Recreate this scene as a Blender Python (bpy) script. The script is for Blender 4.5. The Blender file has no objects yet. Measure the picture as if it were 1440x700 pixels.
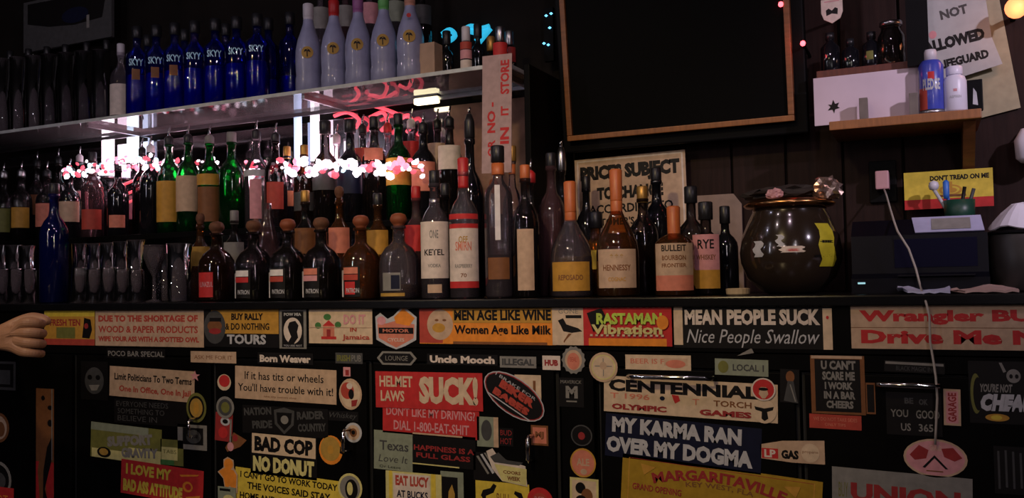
import bpy, bmesh, math, random
from mathutils import Vector, Matrix
random.seed(7)
S = bpy.context.scene
COL = S.collection
PI = math.pi

# ---------------------------------------------------------------- camera
F_PX, TH, PITCH, ROLL = 1250.0, math.radians(25.2), math.radians(2.2), math.radians(1.09)
CTOP = 1.0                                   # counter top height
CAM = Vector((2.0*math.sin(TH), -2.0*math.cos(TH), CTOP+0.035))
fwd = Vector((-math.sin(TH)*math.cos(PITCH), math.cos(TH)*math.cos(PITCH), math.sin(PITCH)))
rgt = fwd.cross(Vector((0, 0, 1))).normalized()
upv = rgt.cross(fwd)
r2 = rgt*math.cos(ROLL) - upv*math.sin(ROLL)
u2 = upv*math.cos(ROLL) + rgt*math.sin(ROLL)
M3 = Matrix((r2, u2, -fwd)).transposed()
cd = bpy.data.cameras.new('camera'); cam = bpy.data.objects.new('camera', cd); COL.objects.link(cam)
cd.sensor_width = 36; cd.lens = 36*F_PX/1440; cd.clip_start = 0.02
cam.matrix_world = Matrix.Translation(CAM) @ M3.to_4x4()
S.camera = cam
S.view_settings.view_transform = 'Standard'; S.view_settings.look = 'None'
S.view_settings.exposure = 0.0; S.view_settings.gamma = 1.0
try: S.cycles.transparent_max_bounces = 24
except Exception: pass

w = bpy.data.worlds.new('world'); S.world = w; w.use_nodes = True
w.node_tree.nodes['Background'].inputs[0].default_value = (0.6, 0.55, 0.7, 1)
w.node_tree.nodes['Background'].inputs[1].default_value = 0.003

def ray(px, py):
    return (r2*((px-720)/F_PX) + u2*((350-py)/F_PX) + fwd)
def at(px, py, Y=0.0):                       # the point of the plane Y = const seen at a pixel of the photo
    d = ray(px, py); return CAM + d*((Y-CAM.y)/d.y)
def atz(px, py, z):
    d = ray(px, py); return CAM + d*((z-CAM.z)/d.z)
def px_on(px, Y, z):                         # X of the point at depth Y, height z in image column px
    p = at(px, 400, Y)
    for _ in range(6):
        q = at(px, 0, Y); r_ = at(px, 800, Y); t = (z-q.z)/(r_.z-q.z); p = q.lerp(r_, t)
    return p.x
def ppm(px, Y):                              # pixels per metre there
    p = at(px, 400, Y); return F_PX/((p-CAM).dot(fwd))

# ---------------------------------------------------------------- lights
def lamp(name, kind, loc, energy, color, size=0.3, target=None, sy=None, spot=None, blend=.6):
    d = bpy.data.lights.new(name, kind); d.energy = energy; d.color = color
    if kind == 'AREA':
        d.size = size
        if sy: d.shape = 'RECTANGLE'; d.size_y = sy
    else: d.shadow_soft_size = size
    if kind == 'SPOT': d.spot_size = math.radians(spot); d.spot_blend = blend
    o = bpy.data.objects.new(name, d); COL.objects.link(o); o.location = loc
    if target is not None:
        o.rotation_euler = (Vector(target)-Vector(loc)).to_track_quat('-Z', 'Y').to_euler()
    return o
lamp('warm_bar_lamp', 'SPOT', (0.1, -1.9, 2.3), 66, (1, .75, .40), .06, (-0.02, 0, .99), spot=50, blend=.9)
lamp('warm_bar_lamp', 'SPOT', (-1.3, -1.9, 2.3), 38, (1, .75, .42), .06, (-1.05, 0, .97), spot=50, blend=.9)
for i, (x, y, z, e, c) in enumerate([(.75, -.9, 2.35, 2.4, (1, .70, .86)), (-.1, -1.0, 2.4, 1.7, (1, .78, .80)), (-.95, -.9, 2.4, 1.5, (.82, .78, 1)), (-1.9, -.9, 2.4, 1.0, (1, .75, .85)),
                                     (.3, -2.6, 1.75, 2.2, (1, .80, .70)), (-1.2, -3.0, 1.8, 2.2, (1, .72, .72)), (-2.6, -2.2, 1.9, 1.2, (.9, .8, 1)), (1.4, -2.4, 1.8, 1.2, (.9, .85, 1))]):
    lamp('highlight_point', 'POINT', (x, y, z), e*3.1, c, .02)  # added point lamps that put crisp highlights on the glass
lamp('shelf_spot', 'SPOT', (2.0, -.9, 2.0), 75, (.95, .80, 1), .03, (1.15, .35, 1.42), spot=44, blend=.8)
lamp('bottle_spot', 'SPOT', (.9, -1.5, 2.1), 20, (1, .76, .80), .03, (-.05, .1, 1.13), spot=24, blend=.9)
lamp('streak_light', 'AREA', (1.5, -2.3, 1.6), 4.5, (1, .84, .88), .012, (-.2, .2, 1.3), sy=1.1)  # added narrow lamps behind the camera for vertical streaks on the bottles
lamp('streak_light', 'AREA', (-1.5, -2.4, 1.7), 4.5, (.9, .86, 1), .012, (-.9, .2, 1.3), sy=1.1)


# ---------------------------------------------------------------- materials
_m = {}
def mat(name, col, rough=.5, metal=0.0, emit=0.0, noise=.12, scale=40, coat=0.0, ior=1.45, bump=0.0, stretch=None, spec=.5):
    if name in _m: return _m[name]
    m = bpy.data.materials.new(name); m.use_nodes = True; nt = m.node_tree
    b = nt.nodes['Principled BSDF']
    c4 = (*col, 1)
    b.inputs['Base Color'].default_value = c4; b.inputs['Roughness'].default_value = rough
    b.inputs['Metallic'].default_value = metal; b.inputs['Specular IOR Level'].default_value = spec; b.inputs['Coat Weight'].default_value = coat; b.inputs['IOR'].default_value = ior
    if emit: 
        b.inputs['Emission Color'].default_value = c4; b.inputs['Emission Strength'].default_value = emit
    if noise and not emit:
        tc = nt.nodes.new('ShaderNodeTexCoord'); mp = nt.nodes.new('ShaderNodeMapping'); n = nt.nodes.new('ShaderNodeTexNoise')
        n.inputs['Scale'].default_value = scale; n.inputs['Detail'].default_value = 3
        if stretch: mp.inputs['Scale'].default_value = stretch
        mx = nt.nodes.new('ShaderNodeMix'); mx.data_type = 'RGBA'
        mx.inputs[6].default_value = tuple(max(0, c*(1-2.2*noise)) for c in col)+(1,)
        mx.inputs[7].default_value = tuple(min(1, c*(1+1.4*noise)) for c in col)+(1,)
        nt.links.new(tc.outputs['Object'], mp.inputs[0]); nt.links.new(mp.outputs[0], n.inputs[0])
        nt.links.new(n.outputs[0], mx.inputs[0]); nt.links.new(mx.outputs[2], b.inputs['Base Color'])
        if bump:
            bp = nt.nodes.new('ShaderNodeBump'); bp.inputs['Strength'].default_value = bump; bp.inputs['Distance'].default_value = .002
            nt.links.new(n.outputs[0], bp.inputs['Height']); nt.links.new(bp.outputs[0], b.inputs['Normal'])
    _m[name] = m; return m
def glass(name, tint, thick=.0, gl=1.0, rough=.03, dif=None, difw=0.0):
    """thin glass: tinted see-through body, mirror-like reflection growing at grazing angles"""
    if name in _m: return _m[name]
    m = bpy.data.materials.new(name); m.use_nodes = True; nt = m.node_tree
    nt.nodes.remove(nt.nodes['Principled BSDF']); out = nt.nodes['Material Output']
    t = nt.nodes.new('ShaderNodeBsdfTransparent'); t.inputs[0].default_value = (*tint, 1)
    g = nt.nodes.new('ShaderNodeBsdfGlossy'); g.inputs['Roughness'].default_value = rough; g.inputs[0].default_value = (gl, gl, gl, 1)
    fr = nt.nodes.new('ShaderNodeFresnel'); fr.inputs[0].default_value = 1.55
    no = nt.nodes.new('ShaderNodeTexNoise'); no.inputs['Scale'].default_value = 25; tc = nt.nodes.new('ShaderNodeTexCoord')
    nt.links.new(tc.outputs['Object'], no.inputs[0])
    bp = nt.nodes.new('ShaderNodeBump'); bp.inputs['Strength'].default_value = .12; bp.inputs['Distance'].default_value = .002
    nt.links.new(no.outputs[0], bp.inputs['Height']); nt.links.new(bp.outputs[0], g.inputs['Normal'])
    mx = nt.nodes.new('ShaderNodeMixShader'); nt.links.new(fr.outputs[0], mx.inputs[0])
    last = t
    if difw:
        d = nt.nodes.new('ShaderNodeBsdfDiffuse'); d.inputs[0].default_value = (*dif, 1)
        m2 = nt.nodes.new('ShaderNodeMixShader'); m2.inputs[0].default_value = difw
        nt.links.new(t.outputs[0], m2.inputs[1]); nt.links.new(d.outputs[0], m2.inputs[2]); last = m2
    nt.links.new(last.outputs[0], mx.inputs[1]); nt.links.new(g.outputs[0], mx.inputs[2]); nt.links.new(mx.outputs[0], out.inputs[0])
    _m[name] = m; return m
C = dict(cream=(.62,.47,.32), tan=(.52,.36,.24), paper=(.66,.56,.48), white=(.72,.68,.66), red=(.50,.03,.03), dred=(.30,.03,.03), yellow=(.66,.50,.06),
  pyel=(.62,.56,.22), orange=(.75,.25,.03), ochre=(.50,.26,.04), black=(.005,.005,.006), ink=(.006,.005,.005), navy=(.006,.008,.026), grey=(.22,.21,.19),
  dgrey=(.06,.06,.06), ggrey=(.24,.27,.20), green=(.06,.18,.05), olive=(.16,.16,.04), blue=(.05,.10,.45), pink=(.62,.28,.30), brown=(.20,.08,.03),
  lime=(.45,.60,.08), salmon=(.60,.20,.13), silver=(.46,.46,.48), skyb=(.45,.70,.90), mustard=(.36,.22,.02), pinkpap=(.42,.29,.28), mred=(.42,.06,.04), gold=(.42,.25,.05))
def K(c): return mat('printed_'+c, C[c], .5, noise=.16, scale=60, spec=.25)

# ---------------------------------------------------------------- mesh helpers
def link(name, me, m, parent=None, smooth=False):
    o = bpy.data.objects.new(name, me); COL.objects.link(o)
    if m is not None: me.materials.append(m)
    if parent is not None: o.parent = parent
    if smooth:
        for p in me.polygons: p.use_smooth = True
    return o
def mesh(vs, fs, name='mesh'):
    me = bpy.data.meshes.new(name); me.from_pydata([tuple(v) for v in vs], [], fs); me.update(); return me
def tag(o, label=None, cat=None, group=None, kind=None):
    if label: o['label'] = label
    if cat: o['category'] = cat
    if group: o['group'] = group
    if kind: o['kind'] = kind
    return o
def empty(name, loc, rz=0.0):
    o = bpy.data.objects.new(name, None); COL.objects.link(o); o.location = loc; o.rotation_euler = (0, 0, rz); o.empty_display_size = .05; return o
def box_me(a, b, bev=0.0):
    bm = bmesh.new(); bmesh.ops.create_cube(bm, size=1)
    for v in bm.verts:
        v.co = Vector(((a[i]+b[i])/2 + v.co[i]*(b[i]-a[i]) for i in range(3)))
    if bev: bmesh.ops.bevel(bm, geom=bm.edges[:], offset=bev, segments=2, affect='EDGES', profile=.6)
    me = bpy.data.meshes.new('box'); bm.to_mesh(me); bm.free(); return me
def box(name, a, b, m, parent=None, bev=0.0): return link(name, box_me(a, b, bev), m, parent)
def lathe_me(prof, seg=20, sq=0.0, sx=1.0, sy=1.0):
    vs = []; fs = []
    for (r, z) in prof:
        for k in range(seg):
            a = 2*PI*k/seg; c, s = math.cos(a), math.sin(a)
            if sq:
                n = 2+6*sq; q = (abs(c)**n+abs(s)**n)**(-1/n); c *= q; s *= q
            vs.append((r*c*sx, r*s*sy, z))
    for i in range(len(prof)-1):
        for k in range(seg):
            k2 = (k+1) % seg
            fs.append((i*seg+k, i*seg+k2, (i+1)*seg+k2, (i+1)*seg+k))
    if prof[0][0] > 1e-5: fs.append(tuple(range(seg-1, -1, -1)))
    if prof[-1][0] > 1e-5: fs.append(tuple((len(prof)-1)*seg+k for k in range(seg)))
    return mesh(vs, fs)
def lathe(name, prof, m, parent=None, seg=20, **k):
    return link(name, lathe_me(prof, seg, **k), m, parent, smooth=True)
def tube_me(pts, r, seg=8, closed=False):
    pts = [Vector(p) for p in pts]; n = len(pts); vs = []; fs = []
    for i, p in enumerate(pts):
        if closed: d = pts[(i+1) % n]-pts[i-1]
        else: d = pts[min(i+1, n-1)]-pts[max(i-1, 0)]
        d.normalize(); a = d.cross(Vector((0, 1, 0)) if abs(d.y) < .9 else Vector((1, 0, 0))).normalized(); b = d.cross(a)
        rr = r[i] if isinstance(r, (list, tuple)) else r
        for k in range(seg):
            t = 2*PI*k/seg; vs.append(p + a*math.cos(t)*rr + b*math.sin(t)*rr)
    for i in range(n if closed else n-1):
        j = (i+1) % n
        for k in range(seg):
            k2 = (k+1) % seg; fs.append((i*seg+k, i*seg+k2, j*seg+k2, j*seg+k))
    if not closed: fs.append(tuple(range(seg-1, -1, -1))); fs.append(tuple((n-1)*seg+k for k in range(seg)))
    return mesh(vs, fs)
def tube(name, pts, r, m, parent=None, seg=8, closed=False): return link(name, tube_me(pts, r, seg, closed), m, parent, smooth=True)

_t = {}
def text_geo(s, bold=0.0, shear=0.0):
    k = (s, bold, shear)
    if k in _t: return _t[k]
    cu = bpy.data.curves.new('text', 'FONT'); cu.body = s; cu.offset = bold; cu.shear = shear; cu.resolution_u = 2; cu.fill_mode = 'FRONT'
    o = bpy.data.objects.new('text', cu); COL.objects.link(o)
    me = o.to_mesh(); vs = [tuple(v.co[:2]) for v in me.vertices]; fs = [tuple(p.vertices) for p in me.polygons]
    o.to_mesh_clear(); bpy.data.objects.remove(o); bpy.data.curves.remove(cu)
    if not vs: vs = [(0, 0)]
    x0 = min(v[0] for v in vs); x1 = max(v[0] for v in vs); y0 = min(v[1] for v in vs); y1 = max(v[1] for v in vs)
    vs = [((x-x0)/max(x1-x0, 1e-6), (y-y0)/max(y1-y0, 1e-6)) for x, y in vs]
    _t[k] = (vs, fs); return _t[k]

def outline(shape, w, h):
    if shape == 'rect': pts = [(-.5, -.5), (.5, -.5), (.5, .5), (-.5, .5)]
    elif shape == 'ellipse': pts = [(.5*math.cos(2*PI*k/24), .5*math.sin(2*PI*k/24)) for k in range(24)]
    elif shape == 'seal': pts = [((.5-.05*(k % 2))*math.cos(2*PI*k/28), (.5-.05*(k % 2))*math.sin(2*PI*k/28)) for k in range(28)]
    elif shape == 'shield': pts = [(-.5, .5), (-.5, -.05), (-.38, -.32), (0, -.5), (.38, -.32), (.5, -.05), (.5, .5)]
    else: pts = [(u-.5, .5-v) for u, v in shape]
    if shape not in ('rect', 'ellipse', 'seal', 'shield'):
        ar = sum(pts[i-1][0]*pts[i][1]-pts[i][0]*pts[i-1][1] for i in range(len(pts)))
        if ar < 0: pts = pts[::-1]
    if shape == 'shield': pts = pts[::1]
    return [(x*w, z*h) for x, z in pts]
def plate_me(pts, y0, y1):
    n = len(pts); vs = [(x, y0, z) for x, z in pts]+[(x, y1, z) for x, z in pts]
    fs = [tuple(range(n)), tuple(range(2*n-1, n-1, -1))]+[(i, i+n, (i+1) % n+n, (i+1) % n) for i in range(n)]
    me = mesh(vs, fs)
    bm = bmesh.new(); bm.from_mesh(me); bmesh.ops.recalc_face_normals(bm, faces=bm.faces[:]); bmesh.ops.triangulate(bm, faces=[f for f in bm.faces if len(f.verts) > 4]); bm.to_mesh(me); bm.free()
    return me
def decorate(o, w, h, decos, y=-.0008, step=.00012):
    """decorations in unit coordinates from the top left: printed shapes and lettering, each its own child"""
    for d in decos:
        y -= step; k = d[0]
        if k == 't':                         # t, string, u0, v0, u1, v1, colour, {bold, shear, rot, arc}
            _, s, a, b, c, e, col = d[:7]; op = d[7] if len(d) > 7 else {}
            vs, fs = text_geo(s, op.get('bold', .0), op.get('shear', 0.0)); out = []
            W = (c-a)*w; H = (e-b)*h; cx = ((a+c)/2-.5)*w; cz = (.5-(b+e)/2)*h; r = math.radians(op.get('rot', 0)); arc = op.get('arc', 0)
            for (x, z) in vs:
                x = (x-.5); z = (z-.5)
                if abs(op.get('rot', 0)) == 90: xx, zz = x*H, z*W
                else: xx, zz = x*W, z*H
                if arc:
                    R = W/arc; t = xx/R; xx, zz = (R+zz)*math.sin(t), (R+zz)*math.cos(t)-R
                out.append((cx+xx*math.cos(r)+zz*math.sin(r), y, cz-xx*math.sin(r)+zz*math.cos(r)))
            link('lettering', mesh(out, fs), K(col), o)
        elif k in ('r', 'e'):
            _, a, b, c, e, col = d[:6]; pts = outline('rect' if k == 'r' else 'ellipse', (c-a)*w, (e-b)*h)
            cx = ((a+c)/2-.5)*w; cz = (.5-(b+e)/2)*h
            link('printed_patch', mesh([(x+cx, y, z+cz) for x, z in pts], [tuple(range(len(pts)))]), K(col), o)
        elif k == 'p':
            pts = [((u-.5)*w, (.5-v)*h) for u, v in d[1]]
            me = mesh([(x, y, z) for x, z in pts], [tuple(range(len(pts)))])
            bm = bmesh.new(); bm.from_mesh(me); bmesh.ops.triangulate(bm, faces=bm.faces[:]); bm.to_mesh(me); bm.free()
            link('printed_figure', me, K(d[2]), o)
def sheet(name, label, cat, loc, w, h, rot, base, decos=(), shape='rect', thick=.0008, yaw=0.0, tilt=0.0, m=None, group=None, kids=None):
    o = link(name, plate_me(outline(shape, w, h), 0, -thick), m or K(base))
    o.location = loc; o.rotation_mode = 'YXZ' if False else 'XYZ'
    o.matrix_world = Matrix.Translation(loc) @ Matrix.Rotation(yaw, 4, 'Z') @ Matrix.Rotation(tilt, 4, 'X') @ Matrix.Rotation(math.radians(rot), 4, 'Y')
    tag(o, label, cat, group); decorate(o, w, h, decos, y=-thick); return o
_lay = [0]
def sticker(label, x0, y0, x1, y1, rot, base, decos=(), shape='rect', lift=0, Y=0.0, name='sticker', cat='sticker', rel=None):
    """a sticker on the cooler fronts; the box is where the photo shows it, measured on the plane of the fronts"""
    cx, cy = (x0+x1)/2, (y0+y1)/2; _lay[0] += 1
    a = at(x0, cy, Y); b = at(x1, cy, Y); t = at(cx, y0, Y); q = at(cx, y1, Y); c = at(cx, cy, Y)
    w_ = (b-a).length; h_ = (t-q).length
    c.y = Y-.0002-.0016*lift
    return sheet(name, label, cat, c, w_, h_, rot, base, decos, shape)
# ---------------------------------------------------------------- the room and the bar's carcass
WY = .50                                      # the back wall
blackwood = mat('black_painted_wood', (.003, .0028, .0028), .5, noise=.3, scale=18, spec=.06)
wallpaint = mat('brown_black_wall', (.010, .008, .0065), .8, noise=.25, scale=9, spec=.1)
def struct(name, o): o.name = name; o['kind'] = 'structure'; return o
floor_tiles = mat('dark_floor', (.03, .025, .022), .5, noise=.3, scale=6)
struct('floor', box('floor', (-5, -4, -.05), (3.2, .62, 0), floor_tiles))
struct('ceiling', box('ceiling', (-5, -4, 2.7), (3.2, .62, 2.75), mat('black_ceiling', (.012, .012, .012), .8, noise=.2)))
wb = struct('wall_back', box('wall_back', (-5, WY+.012, 0), (3.2, WY+.1, 2.7), wallpaint))
struct('wall_left', box('wall_left', (-5.1, -4, 0), (-5, .6, 2.7), wallpaint))
struct('wall_right', box('wall_right', (3.2, -4, 0), (3.3, .6, 2.7), wallpaint))
struct('wall_front', box('wall_front', (-5, -4.1, 0), (3.2, -4, 2.7), wallpaint))

XE = at(712, 88, .22).x                       # right-hand end of the glass shelf
ZG = at(712, 88, .22).z                       # its height
ZT = CTOP+.215                                # the tier under it
# dark panelling right of the bottle niche: one plank after another
plk = mat('dark_red_brown_plank', (.020, .009, .007), .6, spec=.15, noise=.35, scale=14, stretch=(6, 6, .5), bump=.3)
X1 = XE+.10; pw = .135; k = 0
while X1+k*pw < 1.25:
    box('plank', (X1+k*pw+.003, WY, 1.0), (X1+(k+1)*pw-.003, WY+.013, 2.6), plk, wb, .002); k += 1

# cooler fronts
zr1, zr2, zr3 = at(720, 433).z, at(720, 491).z, at(720, 512).z
ct = struct('counter_top', box('counter_top', (-4.0, -.012, zr1), (2.2, WY, CTOP), mat('black_counter', (.005, .005, .006), .25, noise=.2, spec=.3), bev=.003))
ct.name = 'trim_3'
struct('trim_1', box('trim_1', (-4.0, 0, zr2+.0015), (2.2, .05, zr1-.0005), blackwood))
struct('trim_2', box('trim_2', (-4.0, 0, zr3+.0015), (2.2, .05, zr2-.0015), blackwood))
chrome = mat('chrome', (.75, .75, .78), .12, metal=1, noise=0)
steel = mat('brushed_steel', (.45, .45, .47), .3, metal=1, noise=.1)
rubber = mat('black_rubber', (.01, .01, .01), .6, noise=.1)
bayx = [(-260, 104), (104, 300), (300, 520), (520, 785), (785, 838), (838, 1125), (1125, 1475)]
bayl = ['black cooler cabinet at the far left end with the tall red sticker', 'black cooler cabinet under the tan wood and paper products sticker', 'black cooler cabinet carrying the donut stickers',
        'black cooler cabinet carrying the red helmet laws sticker', 'narrow black post between two coolers with round emblem stickers', 'black cooler cabinet carrying the navy karma and dogma sticker', 'black cooler cabinet at the right with the oval pink sticker']
hand = {1: (265, 603, 'v', 24), 2: (482, 621, 'v', 30), 3: (742, 632, 'v', 34), 5: (940, 531, 'h', 120), 6: (1277, 542, 'h', 78)}
for i, (a, b) in enumerate(bayx):
    xa, xb = px_on(a, 0, .8)+.002, px_on(b, 0, .8)-.002
    t = empty('cooler_cabinet', ((xa+xb)/2, .3, 0)); t.location.y = .25
    tag(t, bayl[i], 'cabinet', 'coolers under the back bar' if i != 4 else None)
    if i == 4: t.name = 'cabinet_post'
    P = Vector(t.location)
    def lb(name, A, B, m, par=None, bev=0):
        return box(name, Vector(A)-P, Vector(B)-P, m, par or t, bev)
    lb('carcass', (xa, .02, .10), (xb, WY-.01, zr3-.002), blackwood)
    lb('toe_kick', (xa, .06, 0), (xb, WY-.01, .099), rubber)
    if i == 4: lb('front_board', (xa+.004, 0, .11), (xb-.004, .019, zr3-.002), blackwood, bev=.002); continue
    g = .008
    d = lb('door', (xa+g, 0, .11), (xb-g, .019, zr3-.004), blackwood, bev=.002)
    lb('gasket', (xa+.001, .012, .105), (xb-.001, .0198, zr3-.003), rubber)
    if i in hand:
        hx, hy, ori, ln = hand[i]; c = at(hx, hy, -.03)-P; L = ln/ppm(hx, -.03)/2
        ax = Vector((0, 0, 1)) if ori == 'v' else Vector((1, 0, 0))
        pts = [c-ax*L+Vector((0, .03, 0)), c-ax*L+Vector((0, .006, 0)), c-ax*(L*.85), c+ax*(L*.85), c+ax*L+Vector((0, .006, 0)), c+ax*L+Vector((0, .03, 0))]
        tube('handle', pts, .0045, chrome, d)

# ---------------------------------------------------------------- mirror, shelves, niche end
mir = bpy.data.materials.new('mirror_glass'); mir.use_nodes = True
bb = mir.node_tree.nodes['Principled BSDF']; bb.inputs['Metallic'].default_value = 1; bb.inputs['Roughness'].default_value = .08; bb.inputs['Base Color'].default_value = (.55, .52, .55, 1)
o = box('wall_mirror', (-3.9, WY, CTOP+.001), (px_on(634, WY, 1.4)-.002, WY+.011, ZG-.03), mir); tag(o, 'large mirror on the wall behind the bottles', 'mirror')
o = box('back_board', (px_on(634, WY, 1.4), WY-.004, CTOP+.001), (XE+.045, WY+.011, ZG-.03), mat('tan_back_board', (.26, .15, .10), .7, noise=.2), bev=.001); tag(o, 'tan board on the wall behind the upright paper sign', 'board')
shg = glass('shelf_glass', (.62, .68, .68), gl=.9, difw=.25, dif=(.5, .5, .5))
t = empty('glass_shelf', (XE, .35, ZG)); tag(t, 'long glass shelf carrying the blue and the frosted white bottles', 'shelf')
box('shelf_pane', (-3.5-XE, -.13, -.008), (0, .103, 0), shg, t, .001)
edge = mat('polished_glass_edge', (.55, .58, .55), .15, noise=.2, coat=1)
box('front_edge', (-3.5-XE, -.1345, -.0095), (0, -.1305, .0005), edge, t)
box('end_edge', (.0005, -.1345, -.0095), (.004, .103, .0005), edge, t)
box('rear_rail', (-3.5-XE, .094, -.02), (0, .101, -.0085), steel, t)
for px in (430, 127, 700):
    x = px_on(px, .24, 1.5)
    box('bracket', (x-XE-.004, -.12, -.022), (x-XE+.004, .14, -.0085), steel, t)
    if px != 700: box('standard', (x-XE-.008, .136, -.36), (x-XE+.008, .139, -.021), steel, t)
t = empty('bottle_tier', (XE-.03, .37, ZT)); tag(t, 'dark lower shelf under the glass shelf carrying the second row of bottles', 'shelf')
box('board', (-3.4-XE, -.115, -.018), (0, .12, 0), blackwood, t, .002)
for px in (-40, 105, 330, 560, 700):
    x = px_on(px, .3, 1.1)-XE+.03
    box('support', (x-.006, .06, -(ZT-CTOP)), (x+.006, .11, -.0185), blackwood, t)
o = box('niche_end_panel', (XE+.050, .215, CTOP+.0005), (XE+.066, WY-.001, ZG-.012), blackwood, bev=.002); tag(o, 'black upright panel closing the right end of the bottle niche', 'panel')
# vertical sign hung on the front of the niche end
c = at(699, 160, .20)
sheet('paper_sign', 'narrow pale upright sign with red sideways lettering hung under the glass shelf end', 'sign', c, .083, .30, 1.5, 'pinkpap',
      [('t', 'STORE', .62, .05, .92, .34, 'red', dict(rot=-90, bold=.04)), ('t', 'IT', .64, .44, .90, .52, 'red', dict(rot=-90, bold=.04)), ('t', 'IN', .62, .62, .92, .76, 'red', dict(rot=-90, bold=.04)),
       ('t', 'NO -', .18, .40, .46, .66, 'red', dict(rot=-90, bold=.04)), ('t', 'OR', .20, .72, .46, .86, 'red', dict(rot=-90, bold=.03))], thick=.002)

# ---------------------------------------------------------------- glows: niche mirror reflections built as lights, plus neon and strip light
def em(name, col, s): return mat('glow_'+name, col, emit=s, noise=0)
def reflection_bar(px, y0, y1, wpx, col, s, label, Y=.465):  # glowing tubes standing for lamp reflections in the mirror
    a = at(px, y0, Y); b = at(px, y1, Y); r = wpx/2/ppm(px, Y)
    o = empty('reflection_tube', ((a.x+b.x)/2, Y, b.z)); tag(o, label, 'lamp')
    H = a.z-b.z; lathe('tube', [(r*.3, 0), (r, .004), (r, H-.004), (r*.3, H)], em(label[:24], col, s), o, 10)
    lathe('end_cap', [(r*1.15, -.004), (r*1.15, .006)], steel, o, 10); lathe('end_cap', [(r*1.15, H-.006), (r*1.15, H+.004)], steel, o, 10)
reflection_bar(152, 190, 250, 17, (1, .80, .92), 3.4, 'upright white-pink light tube left of the dark bottles, left of a pair')
reflection_bar(187, 184, 232, 16, (.66, .78, 1), 3.2, 'upright blue-white light tube beside the white-pink one')
reflection_bar(419, 140, 232, 11, (.55, .68, 1), 1.2, 'tall bluish light tube under the middle of the glass shelf')
reflection_bar(443, 136, 230, 13, (1, .84, .95), 1.7, 'tall white light tube just right of the bluish one')
reflection_bar(470, 192, 236, 10, (1, .95, 1), 1.9, 'short white light tube behind the black-capped bottles')
a = at(600, 141, .44); o = empty('strip_light', a); tag(o, 'small yellow-white strip light under the right part of the glass shelf', 'lamp')
box('diffuser', (-.038, -.012, -.011), (.038, .012, .006), em('strip', (1, .88, .55), 3.0), o, .003); box('housing', (-.044, -.014, .0065), (.044, .014, .016), steel, o)
# made-up strand of tiny lights for the glitter on glass: every bulb a part
rnd = random.Random(3)
o = empty('glitter_strand', at(400, 235, .44)); tag(o, 'draped strand of tiny pink and white lights imitating glitter on the mirror behind the bottle necks', 'lights'); P = Vector(o.location)
FR = []
for a_, b_, w_ in ((88, 225, 'left part'), (392, 600, 'middle')):
    q_ = empty('glitter_strand', at((a_+b_)/2, 235, .256)); tag(q_, 'bunched strand of tiny lights imitating refraction in bottle shoulders, %s of lower tier' % w_, 'lights'); FR.append((a_, b_, q_, Vector(q_.location)))  # added front strands imitate light refracted in the bottle shoulders
path = []; N = 290
for i in range(N):
    u = i/(N-1); px = 88+(596-88)*u
    y = 243-13*math.sin(u*PI)-6*math.sin(u*9)+(6 if px > 430 else 0)-(8 if px > 560 else 0)
    path.append((px, y))
for px_ in (190, 290, 440, 500, 560):
    lamp('bottle_backlight', 'POINT', at(px_, 236, .40), .9, (1, .55, .66), .02)  # added pink point lamps that backlight the bottles
tube('wire', [at(p, y, .462)-P for p, y in path[::6]], .0012, rubber, o, 5)
bulb = lathe_me([(.0015, -.004), (.0045, 0), (.004, .005), (0, .009)], 7)
cols = [((1, .32, .46), 1.3), ((1, .82, .90), 2.4), ((1, .92, 1), 2.8), ((.6, .9, 1), 1.5), ((1, .12, .18), .9)]
bms = []
for j, (c, s) in enumerate(cols):
    b = bulb.copy(); b.materials.append(em('bulb%d' % j, c, s)); bms.append(b)
for i, (p, y) in enumerate(path):
    if 225 < p < 352: 
        if i % 4: continue
    wts = [3, 3, 2 if p < 400 else 5, 2 if p < 140 else 1, 4 if p < 400 else 2]
    j = rnd.choices(range(5), wts)[0]
    q = bpy.data.objects.new('bulb', bms[j]); COL.objects.link(q); q.parent = o
    fr = (392 < p or p < 225) and i % 3
    if fr:
        fo = FR[0] if p < 225 else FR[1]; q.parent = fo[2]
    q.location = at(p+rnd.uniform(-2, 2), y+rnd.uniform(-10, 10), .256 if fr else .455)-(fo[3] if fr else P); q.rotation_euler = (rnd.uniform(-1, 1), rnd.uniform(-2, 2), 0); s = rnd.uniform(.9, 2.0)*(1.35 if 400 < p < 570 else 1); q.scale = (s, s, s)
for a_, b_, q_, P_ in FR: tube('wire', [at(p, y, .2575)-P_ for p, y in path[::4] if a_ <= p <= b_], .0012, rubber, q_, 5)
# neon tubes; the red scrollwork stands for a reflection in the mirror
def neon(label, strokes, col, s, Y=.47, r=.0035, name='neon_sign'):
    c = at(strokes[0][0][0], strokes[0][0][1], Y); o = empty(name, c); tag(o, label, 'neon sign')
    for st in strokes:
        pts = [at(x, y, Y)-c for x, y in st]; sm = []
        for i in range(len(pts)-1):
            p0, p1, p2, p3 = pts[max(i-1, 0)], pts[i], pts[i+1], pts[min(i+2, len(pts)-1)]
            for q in range(4):
                t_ = q/4; sm.append(.5*((2*p1)+(p2-p0)*t_+(2*p0-5*p1+4*p2-p3)*t_*t_+(3*p1-p0-3*p2+p3)*t_**3))
        sm.append(pts[-1]); tube('neon_tube', sm, r, em(label[:20], col, s), o, 7)
    return o
neon('red neon scrollwork high behind the black-capped bottles', [[(482, 150), (500, 146), (530, 150), (558, 160)], [(470, 163), (488, 158), (505, 168), (500, 180)], [(520, 165), (538, 158), (545, 172), (536, 184)], [(562, 168), (574, 162), (580, 174), (572, 186)]], (1, .10, .14), 1.0, r=.006)
neon('red neon bars slanting upward at the left behind the dark bottles', [[(168, 262), (192, 252), (222, 240)], [(170, 276), (196, 265), (222, 254)], [(172, 288), (196, 278), (216, 268)]], (1, .12, .16), .75, r=.005)
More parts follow.
